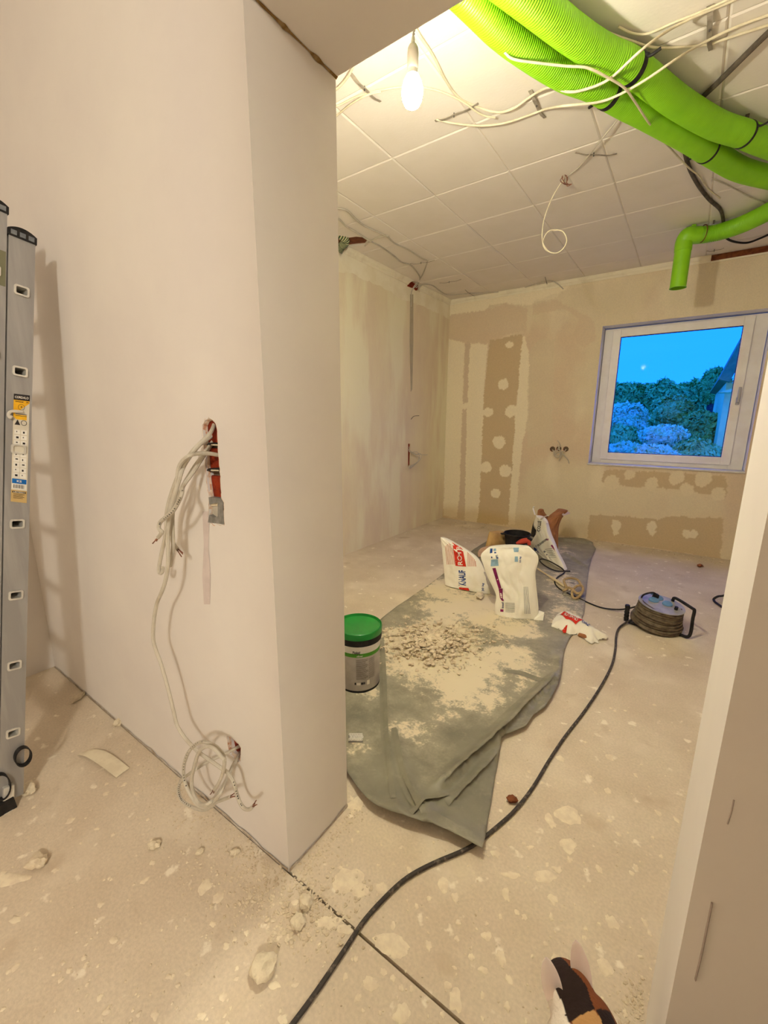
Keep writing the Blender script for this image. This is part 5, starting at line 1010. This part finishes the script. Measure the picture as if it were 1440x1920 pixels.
# white folded sack behind with black print, standing against the brown paper
pd = Bag(((994,1026),(1056,1070)), [((1020,1048),(1058,1069)), ((1004,1034),(1054,1056)), ((994,1022),(1044,1036)), ((1001,1008),(1037,1020)), ((1007,997),(1027,1000)), ((1001,985),(1024,984)), ((1004,972),(1021,976)), ((1006,966),(1014,970))], .05, .10, .010, 7, .006, .6)
t_ = thing('plaster_sack', 'narrow white sack with black and violet print, pinched at its waist, by the window side', 'sack', pd.A*[1, 1, 0]); pd.build('paper_sack', m_bag, t_)
Z9 = lambda pts: [(x/9+960, y/9+930) for x, y in pts]
def part9(b, nm, mat, par, quads=(), texts=(), kind='stuff'):
    q = MB()
    for p_ in quads: b.px(q, Z9(p_))
    for tx, p_ in texts: b.text(q, tx, Z9(p_))
    o_ = q.build(nm, mat, par); o_['kind'] = kind
part9(pd, 'black_lettering', m_print, t_, texts=[('PLANIDOR', [(445,855),(600,745),(580,715),(430,825)]), ('COLLE', [(480,600),(500,420),(440,420),(425,600)])])
part9(pd, 'navy_panel', m_blue, t_, [[(400,960),(455,970),(410,830),(365,880)]])
part9(pd, 'violet_print', m_purple, t_, [[(745,950),(760,935),(680,820),(655,835)], [(590,750),(622,745),(612,712),(580,718)]])
part9(pd, 'grey_label', m_gprint, t_, [[(530,930),(545,960),(575,945),(560,920)], [(575,990),(590,1005),(605,990),(590,975)]]+[[(560+14*k, 900+26*k), (690+12*k, 880+30*k), (692+12*k, 886+30*k), (562+14*k, 906+26*k)] for k in range(6)])
q = MB()
for (pts, r_) in (([(402,175),(388,215),(398,250),(420,320)], .008), ([(640,330),(560,360),(520,400)], .012), ([(590,380),(625,460),(610,420)], .012)):
    q = MB(); q.tube(crv([PP(*p_, pd.A, pd.N)+pd.N*.02 for p_ in Z9(pts)], 5), r_, 7, flat=.3); q.build('torn_paper', m_bag, t_)
q = MB(); pd2 = Bag(((990,1022),(1008,1030)), [((995,1005),(1003,1008)), ((997,992),(1005,996)), ((1000,980),(1008,985)), ((1005,970),(1010,972))], .05, .02, .003, 8, .02); pd2.build('black_side', m_print, t_, 6, 12)
# torn open brown bag
kb = Bag(((1024,1032),(1046,1030)), [((1024,1030),(1046,1028)), ((1022,1012),(1046,1012)), ((1024,998),(1047,996)), ((1026,986),(1049,982)), ((1033,972),(1055,968)), ((1046,962),(1061,960)), ((1053,957),(1063,956))], .0, .12, .014, 4, .006, .9)
t_ = thing('brown_paper_bag', 'torn open brown paper bag standing tallest behind the white sacks', 'bag', kb.A*[1, 1, 0]); kb.build('paper_bag', m_kraft, t_)
kb2 = Bag(((1014,1026),(1034,1026)), [((1014,1024),(1036,1026)), ((1014,1000),(1036,1000)), ((1012,984),(1034,982)), ((1008,968),(1031,972)), ((1009,958),(1022,962)), ((1012,956),(1019,955))], .0, .06, .010, 14, .006, .9); kb2.build('torn_flap', m_tan if False else m_kraft, t_)
q = MB(); tp0 = PP(1062, 957, kb.A, kb.N); tp1 = PP(1050, 960, kb.A, kb.N)
q.add([tp0, tp1, tp1+kb.N*.05+np.array([0, 0, -.03]), tp0+kb.N*.05+np.array([.01, 0, -.02])], [(0,1,2,3)]); q.build('paper_lip', M('pale_lip', (214, 190, 180), .8, (200, 176, 166), 20), t_)
# tan sacks lying behind
tb_ = Bag(((905,1040),(950,1034)), [((908,1036),(952,1036)), ((912,1028),(952,1026)), ((916,1012),(948,1010)), ((918,998),(944,996))], .25, .12, .010, 11, .02, .4)
t_ = thing('tan_paper_bag', 'folded tan paper bag behind the tall white sack, left of the black tub', 'bag', tb_.A*[1, 1, 0]); tb_.build('paper_bag', m_tan, t_)
rb2 = Bag(((896,1045),(995,1045)), [((897,1044),(996,1040)), ((896,1036),(996,1034)), ((902,1028),(992,1026)), ((918,1024),(985,1022))], .35, .10, .012, 12, .02, .5)
t_ = thing('rolled_paper_bag', 'pinkish brown rolled bag rim showing just above the tall white sack', 'bag', rb2.A*[1, 1, 0]); rb2.build('paper_bag', M('pink_brown_paper', (206, 172, 148), .8, (188, 150, 126), 9, (.4, .65), bump=.2), t_)
# crumpled empty sack on the floor
cp = thing('crumpled_sack', 'crumpled empty white sack with red panel lying on the floor by the sheet edge', 'sack', PF(1085, 1175))
ol = [(1034,1170),(1037,1158),(1046,1148),(1062,1143),(1072,1146),(1084,1156),(1094,1162),(1108,1170),(1120,1180),(1132,1186),(1141,1189),(1138,1193),(1122,1193),(1124,1199),(1116,1197),(1110,1201),(1100,1194),(1090,1186),(1082,1182),(1070,1185),(1058,1179),(1044,1173)]
zmap = lambda px, py: .055
g3 = [tuple(PF(x, y, .03)[:2]) for x, y in ol]; V3, F3 = sheetmesh(g3, [], .012, .001); x3, y3 = V3[:, 0], V3[:, 1]
e3_, _ = segd(x3, y3, g3+[g3[0]]); z3 = .012+.060*(1-np.exp(-e3_/.045))+.030*(fbm(x3*14, y3*14, 51)-.5)+.02*np.abs(fbm(x3*22+y3*9, y3*20, 54)-.5)
cS = np.array(g3).mean(0); q = MB(); nb = len(V3); q.add(list(zip(x3, y3, z3))+[(a, b, .004 if e_ > .012 else max(.004, c-.006)) for a, b, c, e_ in zip(x3, y3, z3, e3_)], F3+[tuple(nb+i for i in f[::-1]) for f in F3])
o_ = q.build('paper_sack', m_bag, cp, smooth=50)
def on3(px, py): c = PF(px, py, .05); i = int(np.argmin((x3-c[0])**2+(y3-c[1])**2)); return np.array([c[0], c[1], z3[i]+.004])
def pat3(nm, mat, quads):
    q = MB()
    for p_ in quads:
        c = [np.array(a, float) for a in p_]; n = 7; q.add([on3(*(c[0]*(1-a)*(1-b)+c[1]*a*(1-b)+c[2]*a*b+c[3]*(1-a)*b)) for b in np.linspace(0, 1, n+1) for a in np.linspace(0, 1, n+1)], [(j*(n+1)+i, j*(n+1)+i+1, (j+1)*(n+1)+i+1, (j+1)*(n+1)+i) for j in range(n) for i in range(n)])
    return q.build(nm, mat, cp)
pat3('red_panel', m_red, [[(1049,1151),(1058,1148),(1072,1161),(1060,1164)], [(1060,1164),(1072,1161),(1094,1167),(1079,1172)]]); pat3('red_square', m_red, [[(1054,1173),(1064,1171),(1062,1178),(1057,1177)]])
q = MB(); put_text(q, 'ROTBAND', lambda a, b: on3(1070+14*a*2+b*6, 1162+7*a*2-b*9)+np.array([0, 0, .003]), width=.9, height=.5); q.build('panel_lettering', m_wprint, cp)['kind'] = 'stuff'
q = MB(); put_text(q, 'KNAUF', lambda a, b: on3(1098+8*a*2+b*5, 1174+4*a*2-b*6)+np.array([0, 0, .003]), width=.9, height=.5); q.build('blue_lettering', m_blue, cp)['kind'] = 'stuff'
q = MB(); a0 = PF(1090, 1188); q.tube(crv([PF(1086,1190,.012), PF(1096,1193,.016), PF(1106,1198,.012)], 5), .016, 10, flat=.7); q.build('brown_lining', m_kraft, cp, smooth=60)

# black mortar tub and the red mixer behind the sacks
tb3 = np.array([-1.21, 3.92]); tub = thing('mortar_tub', 'round black mortar tub standing behind the tall white sack', 'tub', (tb3[0], tb3[1], 0))
rz = P(943, 1000, 1, tb3[1])[2]; c = P(970, 999, 2, rz); tb3 = c[:2]; R_ = abs(P(998, 999, 1, c[1])[0]-P(943, 999, 1, c[1])[0])/2*.86
tub.location = (tb3[0], tb3[1], 0)
MB().lathe([(R_*.72, .012), (R_*.76, .014), (R_*.96, rz-.02), (R_*1.04, rz-.018), (R_*1.05, rz-.004), (R_*1.02, rz), (R_*.98, rz), (R_*.95, rz-.02), (R_*.72, .03), (.002, .028)], (tb3[0], tb3[1], 0), 44, True, True).build('tub_body', m_black, tub, smooth=35)
q = MB(); h0 = np.array([tb3[0]-R_*1.02*rt[0], tb3[1]-R_*1.02*rt[1], rz-.01]); q.obox(h0, (rt[0], rt[1], 0), (-rt[1], rt[0], 0), (0, 0, 1), (-.035, -.02, -.005), (.01, .02, .005)); q.build('handle_lug', m_black, tub, bevel=.003)
mz = c[1]-R_-.06; mx = thing('mixer', 'red power mixer body with dark ends lying in front of the black tub', 'tool', P(985, 1018, 1, mz)*[1, 1, 0])
m_rt = M('red_plastic', (206, 78, 62), .45, (190, 66, 52), 20)
pts = [P(969, 1019, 1, mz), P(976, 1016, 1, mz), P(984, 1014, 1, mz), P(990, 1014, 1, mz), P(993, 1022, 1, mz)]
cc = crv(pts, 6); n = len(cc); MB().tube(cc, .03, 14, rf=lambda i: .011+.014*math.sin(math.pi*(i+2)/(n+3))).build('mixer_body', m_rt, mx, smooth=60)
for nm, pp in (('grip', [P(964, 1021, 1, mz), P(970, 1019, 1, mz)]), ('grip', [P(990, 1011, 1, mz), P(993, 1010, 1, mz), P(996, 1013, 1, mz+.01)])): MB().tube(crv(pp, 4), .014, 12).build(nm, m_black, mx, smooth=60)
q = MB(); q.tube([P(986, 1022, 1, mz), np.array([P(990, 1030, 1, mz)[0], mz, .01])], .016, 10); q.build('mixer_shaft', m_metal, mx)

# ------------------------------------------------------------------ cable reel and floor cables
rc = PF(1227, 1178); RCX, RCY = rc[0], rc[1]+.02
rl = thing('cable_reel', 'drum reel wound with dark cable, blue socket lids on its pale top disc', 'cable reel', (RCX, RCY, 0))
tilt = Matrix.Rotation(math.radians(7), 3, Vector((rt[0], rt[1], 0)))@Matrix.Rotation(math.radians(3), 3, Vector((-rt[1], rt[0], 0)))
def tl_(p): v = tilt@Vector((p[0]-RCX, p[1]-RCY, p[2])); return (v.x+RCX, v.y+RCY, v.z+.014)
def tbuild(q, nm, mat, **k): q.v = [tl_(p) for p in q.v]; return q.build(nm, mat, rl, **k)
DZ = .150; DR = .128
q = MB(); q.lathe([(DR*.95, DZ), (DR, DZ+.003), (DR*1.01, DZ+.006), (DR, DZ+.009), (DR*.9, DZ+.008), (.06, DZ+.011), (.002, DZ+.012)], (RCX, RCY, 0), 56); tbuild(q, 'top_disc', M('disc_zinc', (176, 172, 162), .45, (150, 146, 138), 10, metal=.2), smooth=35)
q = MB(); q.lathe([(.10, .0), (DR*1.0, .004), (DR*1.0, .010), (.08, .012)], (RCX, RCY, 0), 48); tbuild(q, 'bottom_disc', m_black, smooth=35)
q = MB(); q.lathe([(.085, .01), (.085, DZ)], (RCX, RCY, 0), 32); tbuild(q, 'hub', m_black)
m_rc = M('reel_cable', (112, 98, 78), .6, (78, 66, 52), 30, (.4, .65))
for layer in range(11):
    f_ = layer/10; z_ = .014+f_*(DZ-.02); q = MB(); rr_ = DR*(1.07-.20*f_)+.003*math.sin(layer*2.3); n = 60
    q.tube([(RCX+(rr_+.003*math.sin(a*2+layer))*math.cos(a), RCY+(rr_+.003*math.cos(a*3+layer*1.7))*math.sin(a), z_+.005*math.sin(a*2+layer*1.9)+.006*a/6.3) for a in np.linspace(0, 2*math.pi*1.02, n)], .0088, 7); tbuild(q, 'cable_turn', m_rc, smooth=60)
q = MB(); q.lathe([(DR*.86, .012), (DR*1.02, .03), (DR*.90, DZ-.004)], (RCX, RCY, 0), 40, False, False); tbuild(q, 'inner_windings', m_rc, smooth=60)
m_bl = M('socket_blue', (108, 150, 196), .4, (96, 138, 186), 12); fd = np.array([fw[0], fw[1], 0]); fd /= np.linalg.norm(fd); r2 = np.array([rt[0], rt[1], 0]); r2 /= np.linalg.norm(r2)
rc3 = np.array([RCX, RCY, 0])
for (a, b) in ((-.035, -.028), (.028, .012), (.012, -.058)):
    o_ = rc3+r2*a*1.0-fd*b+np.array([0, 0, DZ+.012]); q = MB(); vs_ = []; n = 20
    for (k_, z_) in ((1, 0), (1, .008), (.8, .013)):
        for j in range(n): t = 2*math.pi*j/n; vs_.append(o_+r2*.030*k_*math.cos(t)*1.05+fd*.024*k_*math.sin(t)+np.array([0, 0, z_+.004*math.sin(t)]))
    q.add(vs_, [(i*n+j, i*n+(j+1) % n, (i+1)*n+(j+1) % n, (i+1)*n+j) for i in range(2) for j in range(n)]+[tuple(range(2*n, 3*n)), tuple(range(n))[::-1]]); tbuild(q, 'socket_lid', m_bl, smooth=40)
q = MB(); o_ = rc3-r2*.010+fd*.055+np.array([0, 0, DZ+.012]); q.obox(o_, r2, fd, (0, 0, 1), (-.016, -.012, 0), (.016, .012, .034)); tbuild(q, 'plug', m_black, bevel=.004)
q = MB(); q.obox(o_+np.array([0, 0, .024]), r2, fd, (0, 0, 1), (-.030, .006, 0), (.012, .012, .010)); tbuild(q, 'open_lid', m_bl, bevel=.002)
q = MB(); q.lathe([(.010, 0), (.010, .022)], rc3+r2*.048-fd*.066+np.array([0, 0, DZ+.008]), 14); tbuild(q, 'crank_knob', m_black)
# handle frame: tube at the right, grip at the left
q = MB(); A = [P(1262, 1187, 1, RCY-.02), P(1283, 1195, 1, RCY-.06), P(1294, 1190, 1, RCY-.06), P(1299, 1160, 1, RCY-.05), P(1302, 1145, 1, RCY-.04), P(1297, 1140, 1, RCY-.02), P(1268, 1122, 1, RCY+.06), P(1262, 1124, 1, RCY+.08), P(1261, 1131, 1, RCY+.08)]
for p_ in A: p_[2] = max(p_[2], .011)
q.tube(smooth_pts(crv(A, 8), 3), .0095, 10); q.build('handle_tube', m_black, rl, smooth=60)
q = MB(); ga, gb = P(1177, 1134, 1, RCY-.05), P(1173, 1168, 1, RCY-.05); gb[2] = max(gb[2], .02); q.tube([ga+(gb-ga)*t for t in np.linspace(0, 1, 22)], .013, 12, rf=lambda i: .0150 if i % 4 else .0125); q.build('ribbed_grip', m_black, rl, smooth=40)
q = MB(); q.tube([gb, np.array([gb[0]+.02, gb[1]+.0, .014]), np.array([RCX-.06, RCY-.06, .012])], .009, 8); q.build('foot_bar', m_black, rl, smooth=60)
m_bc = M('dusty_black_cable', (66, 60, 56), .7, (118, 106, 94), 60, (.52, .66))
def fl_cable(name, lb, pts, r, mat=m_bc, z=0.0):
    return cable(name, lb, [PF(x, y, zz_+r) for x, y, zz_ in pts], r, mat, it=3)
fl_cable('floor_cable', 'long black dusty cable from the reel, under the sheet tip to the bottom edge', [(1185,1162,.02),(1173,1168,.01),(1160,1178,.004),(1155,1195,.002),(1154,1215,.0),(1148,1245,.0),(1128,1285,.0),(1095,1335,.0),(1060,1380,.0),(1030,1425,.0),(1000,1475,.0),(965,1520,.0),(925,1556,.0),(895,1580,.0),(862,1598,.0),(810,1620,.0),(760,1648,.0),(715,1690,.0),(680,1730,.0),(650,1775,.0),(610,1835,.0),(575,1885,.0),(530,1945,.0)], .0062)
pk = rc3-r2*.010+fd*.055; tp_ = np.array(tl_(pk+np.array([0, 0, DZ+.045])))
t_ = thing('mixer_lead', 'thin black lead from the reel socket to the tools beside the white sacks', 'cable', PF(1120, 1140))
pts = [tp_, tp_-r2*.03+np.array([0, 0, .012]), tp_-r2*.09+np.array([0, 0, -.01])]+[PF(x, y, z_) for x, y, z_ in [(1200,1133,.10),(1182,1140,.06),(1160,1143,.02),(1130,1140,.006),(1105,1131,.006),(1090,1124,.008),(1070,1115,.012),(1052,1106,.012),(1043,1098,.012),(1040,1090,.02),(1046,1082,.02),(1058,1074,.02),(1056,1068,.03),(1048,1062,.04),(1030,1052,.05),(1016,1048,.06),(1012,1052,.05),(1025,1063,.03),(1042,1070,.02),(1055,1071,.02),(1069,1071,.02)]]
MB().tube(smooth_pts(crv(pts, 7), 3), .0055, 8).build('sheath', m_black, t_, smooth=True)
fl_cable('black_cable_loop', 'black cable loop on the floor, cut off by the right jamb', [(1372,1112,.02),(1356,1117,.03),(1347,1118,.03),(1341,1121,.02),(1338,1124,.006),(1341,1129,.0),(1348,1134,.0),(1356,1140,.0),(1368,1148,.0)], .008, m_black)
# wooden handled brush-like stick and twine loops
wh = thing('wooden_stick', 'pale wooden stick lying on the sheet right of the white sacks', 'stick', PF(1040, 1085))
q = MB(); q.tube([PF(1008,1066,.03), PF(1026,1078,.03), PF(1036,1084,.028), PF(1052,1095,.025), PF(1058,1100,.025)], .010, 8, rf=lambda i: [.007, .008, .012, .014, .008][i]); q.build('stick_shaft', M('pale_wood', (222, 204, 164), .7, (204, 182, 140), 8, (.4, .6), (1, 1, 6)), wh, smooth=60)
tw_ = thing('twine_loops', 'beige twine loops lying on the grey sheet near the reel lead', 'twine', PF(1078, 1108))
Zt = lambda pts: [PF(x/9.6+1010, y/9.6+1090, z_) for x, y, z_ in pts]
MB().tube(smooth_pts(crv(Zt([(440,175,.01),(500,110,.03),(470,40,.05),(460,-30,.06),(560,-60,.07),(700,-30,.07),(760,60,.06),(800,130,.06),(760,230,.04),(690,300,.02),(620,290,.02),(600,200,.04),(650,110,.06),(740,70,.07),(800,110,.06),(790,180,.05),(700,220,.04),(640,180,.05),(600,140,.05),(540,110,.05),(500,150,.03),(430,170,.02)]), 8), 2), .0095, 8).build('twine', M('beige_twine', (188, 162, 118), .8, (166, 140, 100), 30), tw_, smooth=True)
MB().tube(smooth_pts(crv(Zt([(600,160,.05),(520,190,.02),(440,210,.012),(440,240,.010),(520,265,.010),(610,265,.010)]), 8), 2), .006, 7).build('loose_end', M('grey_twine', (150, 142, 126), .8, (130, 122, 108), 30), tw_, smooth=True)

# ------------------------------------------------------------------ small brown and white dog entering at the bottom edge
def P3(px, py, z): return P(px, py, 2, z)
dogroot = thing('dog', 'small brown and white dog seen from above at the bottom edge, ears upright', 'dog', (0.02, .50, 0))
head = P3(1058, 1846, .27); nose = P3(1047, 1812, .24); neck = P3(1078, 1885, .27); sh_ = P3(1098, 1935, .25); bk_ = sh_+np.array([.06, -.15, .0]); rump = sh_+np.array([.10, -.27, -.005])
fdv = (head-neck); fdv[2] = 0; fdv /= np.linalg.norm(fdv); sd_ = np.array([fdv[1], -fdv[0], 0])
nodes = [rump, bk_, sh_, neck, head, nose]; rad = [.058, .060, .062, .046, .047, .022]; edges = [(0,1),(1,2),(2,3),(3,4),(4,5)]
def leg(root, side, fwd, kind):
    i0 = len(nodes); b = nodes[root]+sd_*side*.045
    if kind == 'f': ch_ = [b+np.array([0, 0, -.055])+fdv*.01, b+np.array([0, 0, -.13])+fdv*fwd*.5-fdv*.01, b*[1, 1, 0]+fdv*fwd+np.array([0, 0, .03]), b*[1, 1, 0]+fdv*(fwd+.035)+np.array([0, 0, .012])]; rr = [.034, .020, .013, .014]
    else: ch_ = [b+np.array([0, 0, -.06])+fdv*.03, b+np.array([0, 0, -.115])+fdv*.045, b*[1, 1, 0]-fdv*.045+np.array([0, 0, .085]), b*[1, 1, 0]-fdv*.03+np.array([0, 0, .02]), b*[1, 1, 0]+fdv*.012+np.array([0, 0, .012])]; rr = [.042, .030, .014, .012, .014]
    nodes.extend(ch_); rad.extend(rr); edges.append((root, i0)); edges.extend([(i0+k, i0+k+1) for k in range(len(ch_)-1)])
leg(2, 1, .03, 'f'); leg(2, -1, -.03, 'f'); leg(0, 1, 0, 'h'); leg(0, -1, 0, 'h')
i0 = len(nodes); nodes.extend([rump-fdv*.08+np.array([0, 0, .03]), rump-fdv*.14+np.array([0, 0, .09]), rump-fdv*.15+np.array([0, 0, .15])]); rad.extend([.018, .012, .007]); edges.extend([(0, i0), (i0, i0+1), (i0+1, i0+2)])
me = bpy.data.meshes.new('dog_body'); me.from_pydata([tuple(n_-np.array(dogroot.location)) for n_ in nodes], edges, []); ob_ = bpy.data.objects.new('tmp', me); C.objects.link(ob_)
sk = ob_.modifiers.new('skin', 'SKIN'); sk.use_smooth_shade = True
for i, v in enumerate(me.skin_vertices[0].data): v.radius = (rad[i], rad[i]); v.use_root = (i == 0)
ss = ob_.modifiers.new('sub', 'SUBSURF'); ss.levels = 5; ss.render_levels = 5
me2 = evalmesh(ob_); bpy.data.objects.remove(ob_); db = bpy.data.objects.new('dog_body', me2); C.objects.link(db); db.parent = dogroot
m_fur = M('dog_fur', (120, 70, 40), .9, attr='Col', bump=.3, bscale=160); me2.materials.clear(); me2.materials.append(m_fur)
loc = np.array(dogroot.location); co_ = np.array([tuple(v.co) for v in me2.vertices])+loc; cols_ = np.zeros((len(co_), 3))
BRN, DKB, WHT, TAN = (np.array(lin(c)[:3]) for c in ((128, 72, 40), (44, 30, 26), (242, 232, 220), (196, 150, 96)))
for i, p_ in enumerate(co_):
    r_ = p_-head; al = np.dot(r_, fdv); la = np.dot(r_, sd_)+.012*noise.noise(Vector(p_*30)); nz = noise.noise(Vector(p_*22))
    if p_[2] < .13: c_ = WHT
    elif al > .035: c_ = TAN if la > 0 else np.array(lin((226, 208, 170))[:3])
    elif al > -.06: c_ = DKB if la < .018+nz*.01 else BRN
    elif al > -.10: c_ = (TAN if -.035 < la < .01 else BRN) if nz > -.3 else DKB
    else: c_ = BRN if nz < .25 else DKB
    if la < -.036 and p_[2] > .1 and al < .02: c_ = WHT
    cols_[i] = c_
setcol(db, cols_)
m_ear = M('ear_pale', (255, 246, 240), .8, (250, 234, 226), 20); t = m_ear.node_tree; b = t.nodes['Principled BSDF']
tl2 = t.nodes.new('ShaderNodeBsdfTranslucent'); tl2.inputs[0].default_value = lin((255, 244, 238)); ms = t.nodes.new('ShaderNodeMixShader'); ms.inputs[0].default_value = .55
t.links.new(b.outputs[0], ms.inputs[1]); t.links.new(tl2.outputs[0], ms.inputs[2]); t.links.new(ms.outputs[0], t.nodes['Material Output'].inputs[0])
for sgn, tip, base_ in ((-1, P3(1024, 1796, .325), P3(1040, 1872, .285)), (1, P3(1080, 1764, .335), P3(1094, 1850, .285))):
    ax_ = tip-base_; L_ = np.linalg.norm(ax_); n = 10; vs_ = []; toC = CAM-base_; wd = np.cross(ax_, toC); wd /= np.linalg.norm(wd); nn = np.cross(wd, ax_); nn /= np.linalg.norm(nn)
    for i in range(n+1):
        t = i/n; hw = .0175*math.sqrt(max(0, 1-t**2.2))*(.75+.5*t*(1-t)*2)+.001
        for j in range(7):
            s_ = j/3-1; vs_.append(base_+ax_*t+wd*hw*s_+nn*(.010*(s_*s_)*(1-t)))
    m_ = len(vs_); vs_ += [v_-nn*.004 for v_ in vs_]
    fs = [(i*7+j, i*7+j+1, (i+1)*7+j+1, (i+1)*7+j) for i in range(n) for j in range(6)]; fs += [tuple(m_+a for a in f[::-1]) for f in fs]; fs += [(i*7, (i+1)*7, m_+(i+1)*7, m_+i*7) for i in range(n)]+[(i*7+6, m_+i*7+6, m_+(i+1)*7+6, (i+1)*7+6) for i in range(n)]
    q = MB(); q.add(vs_, fs); q.build('ear', m_ear, dogroot, smooth=60)
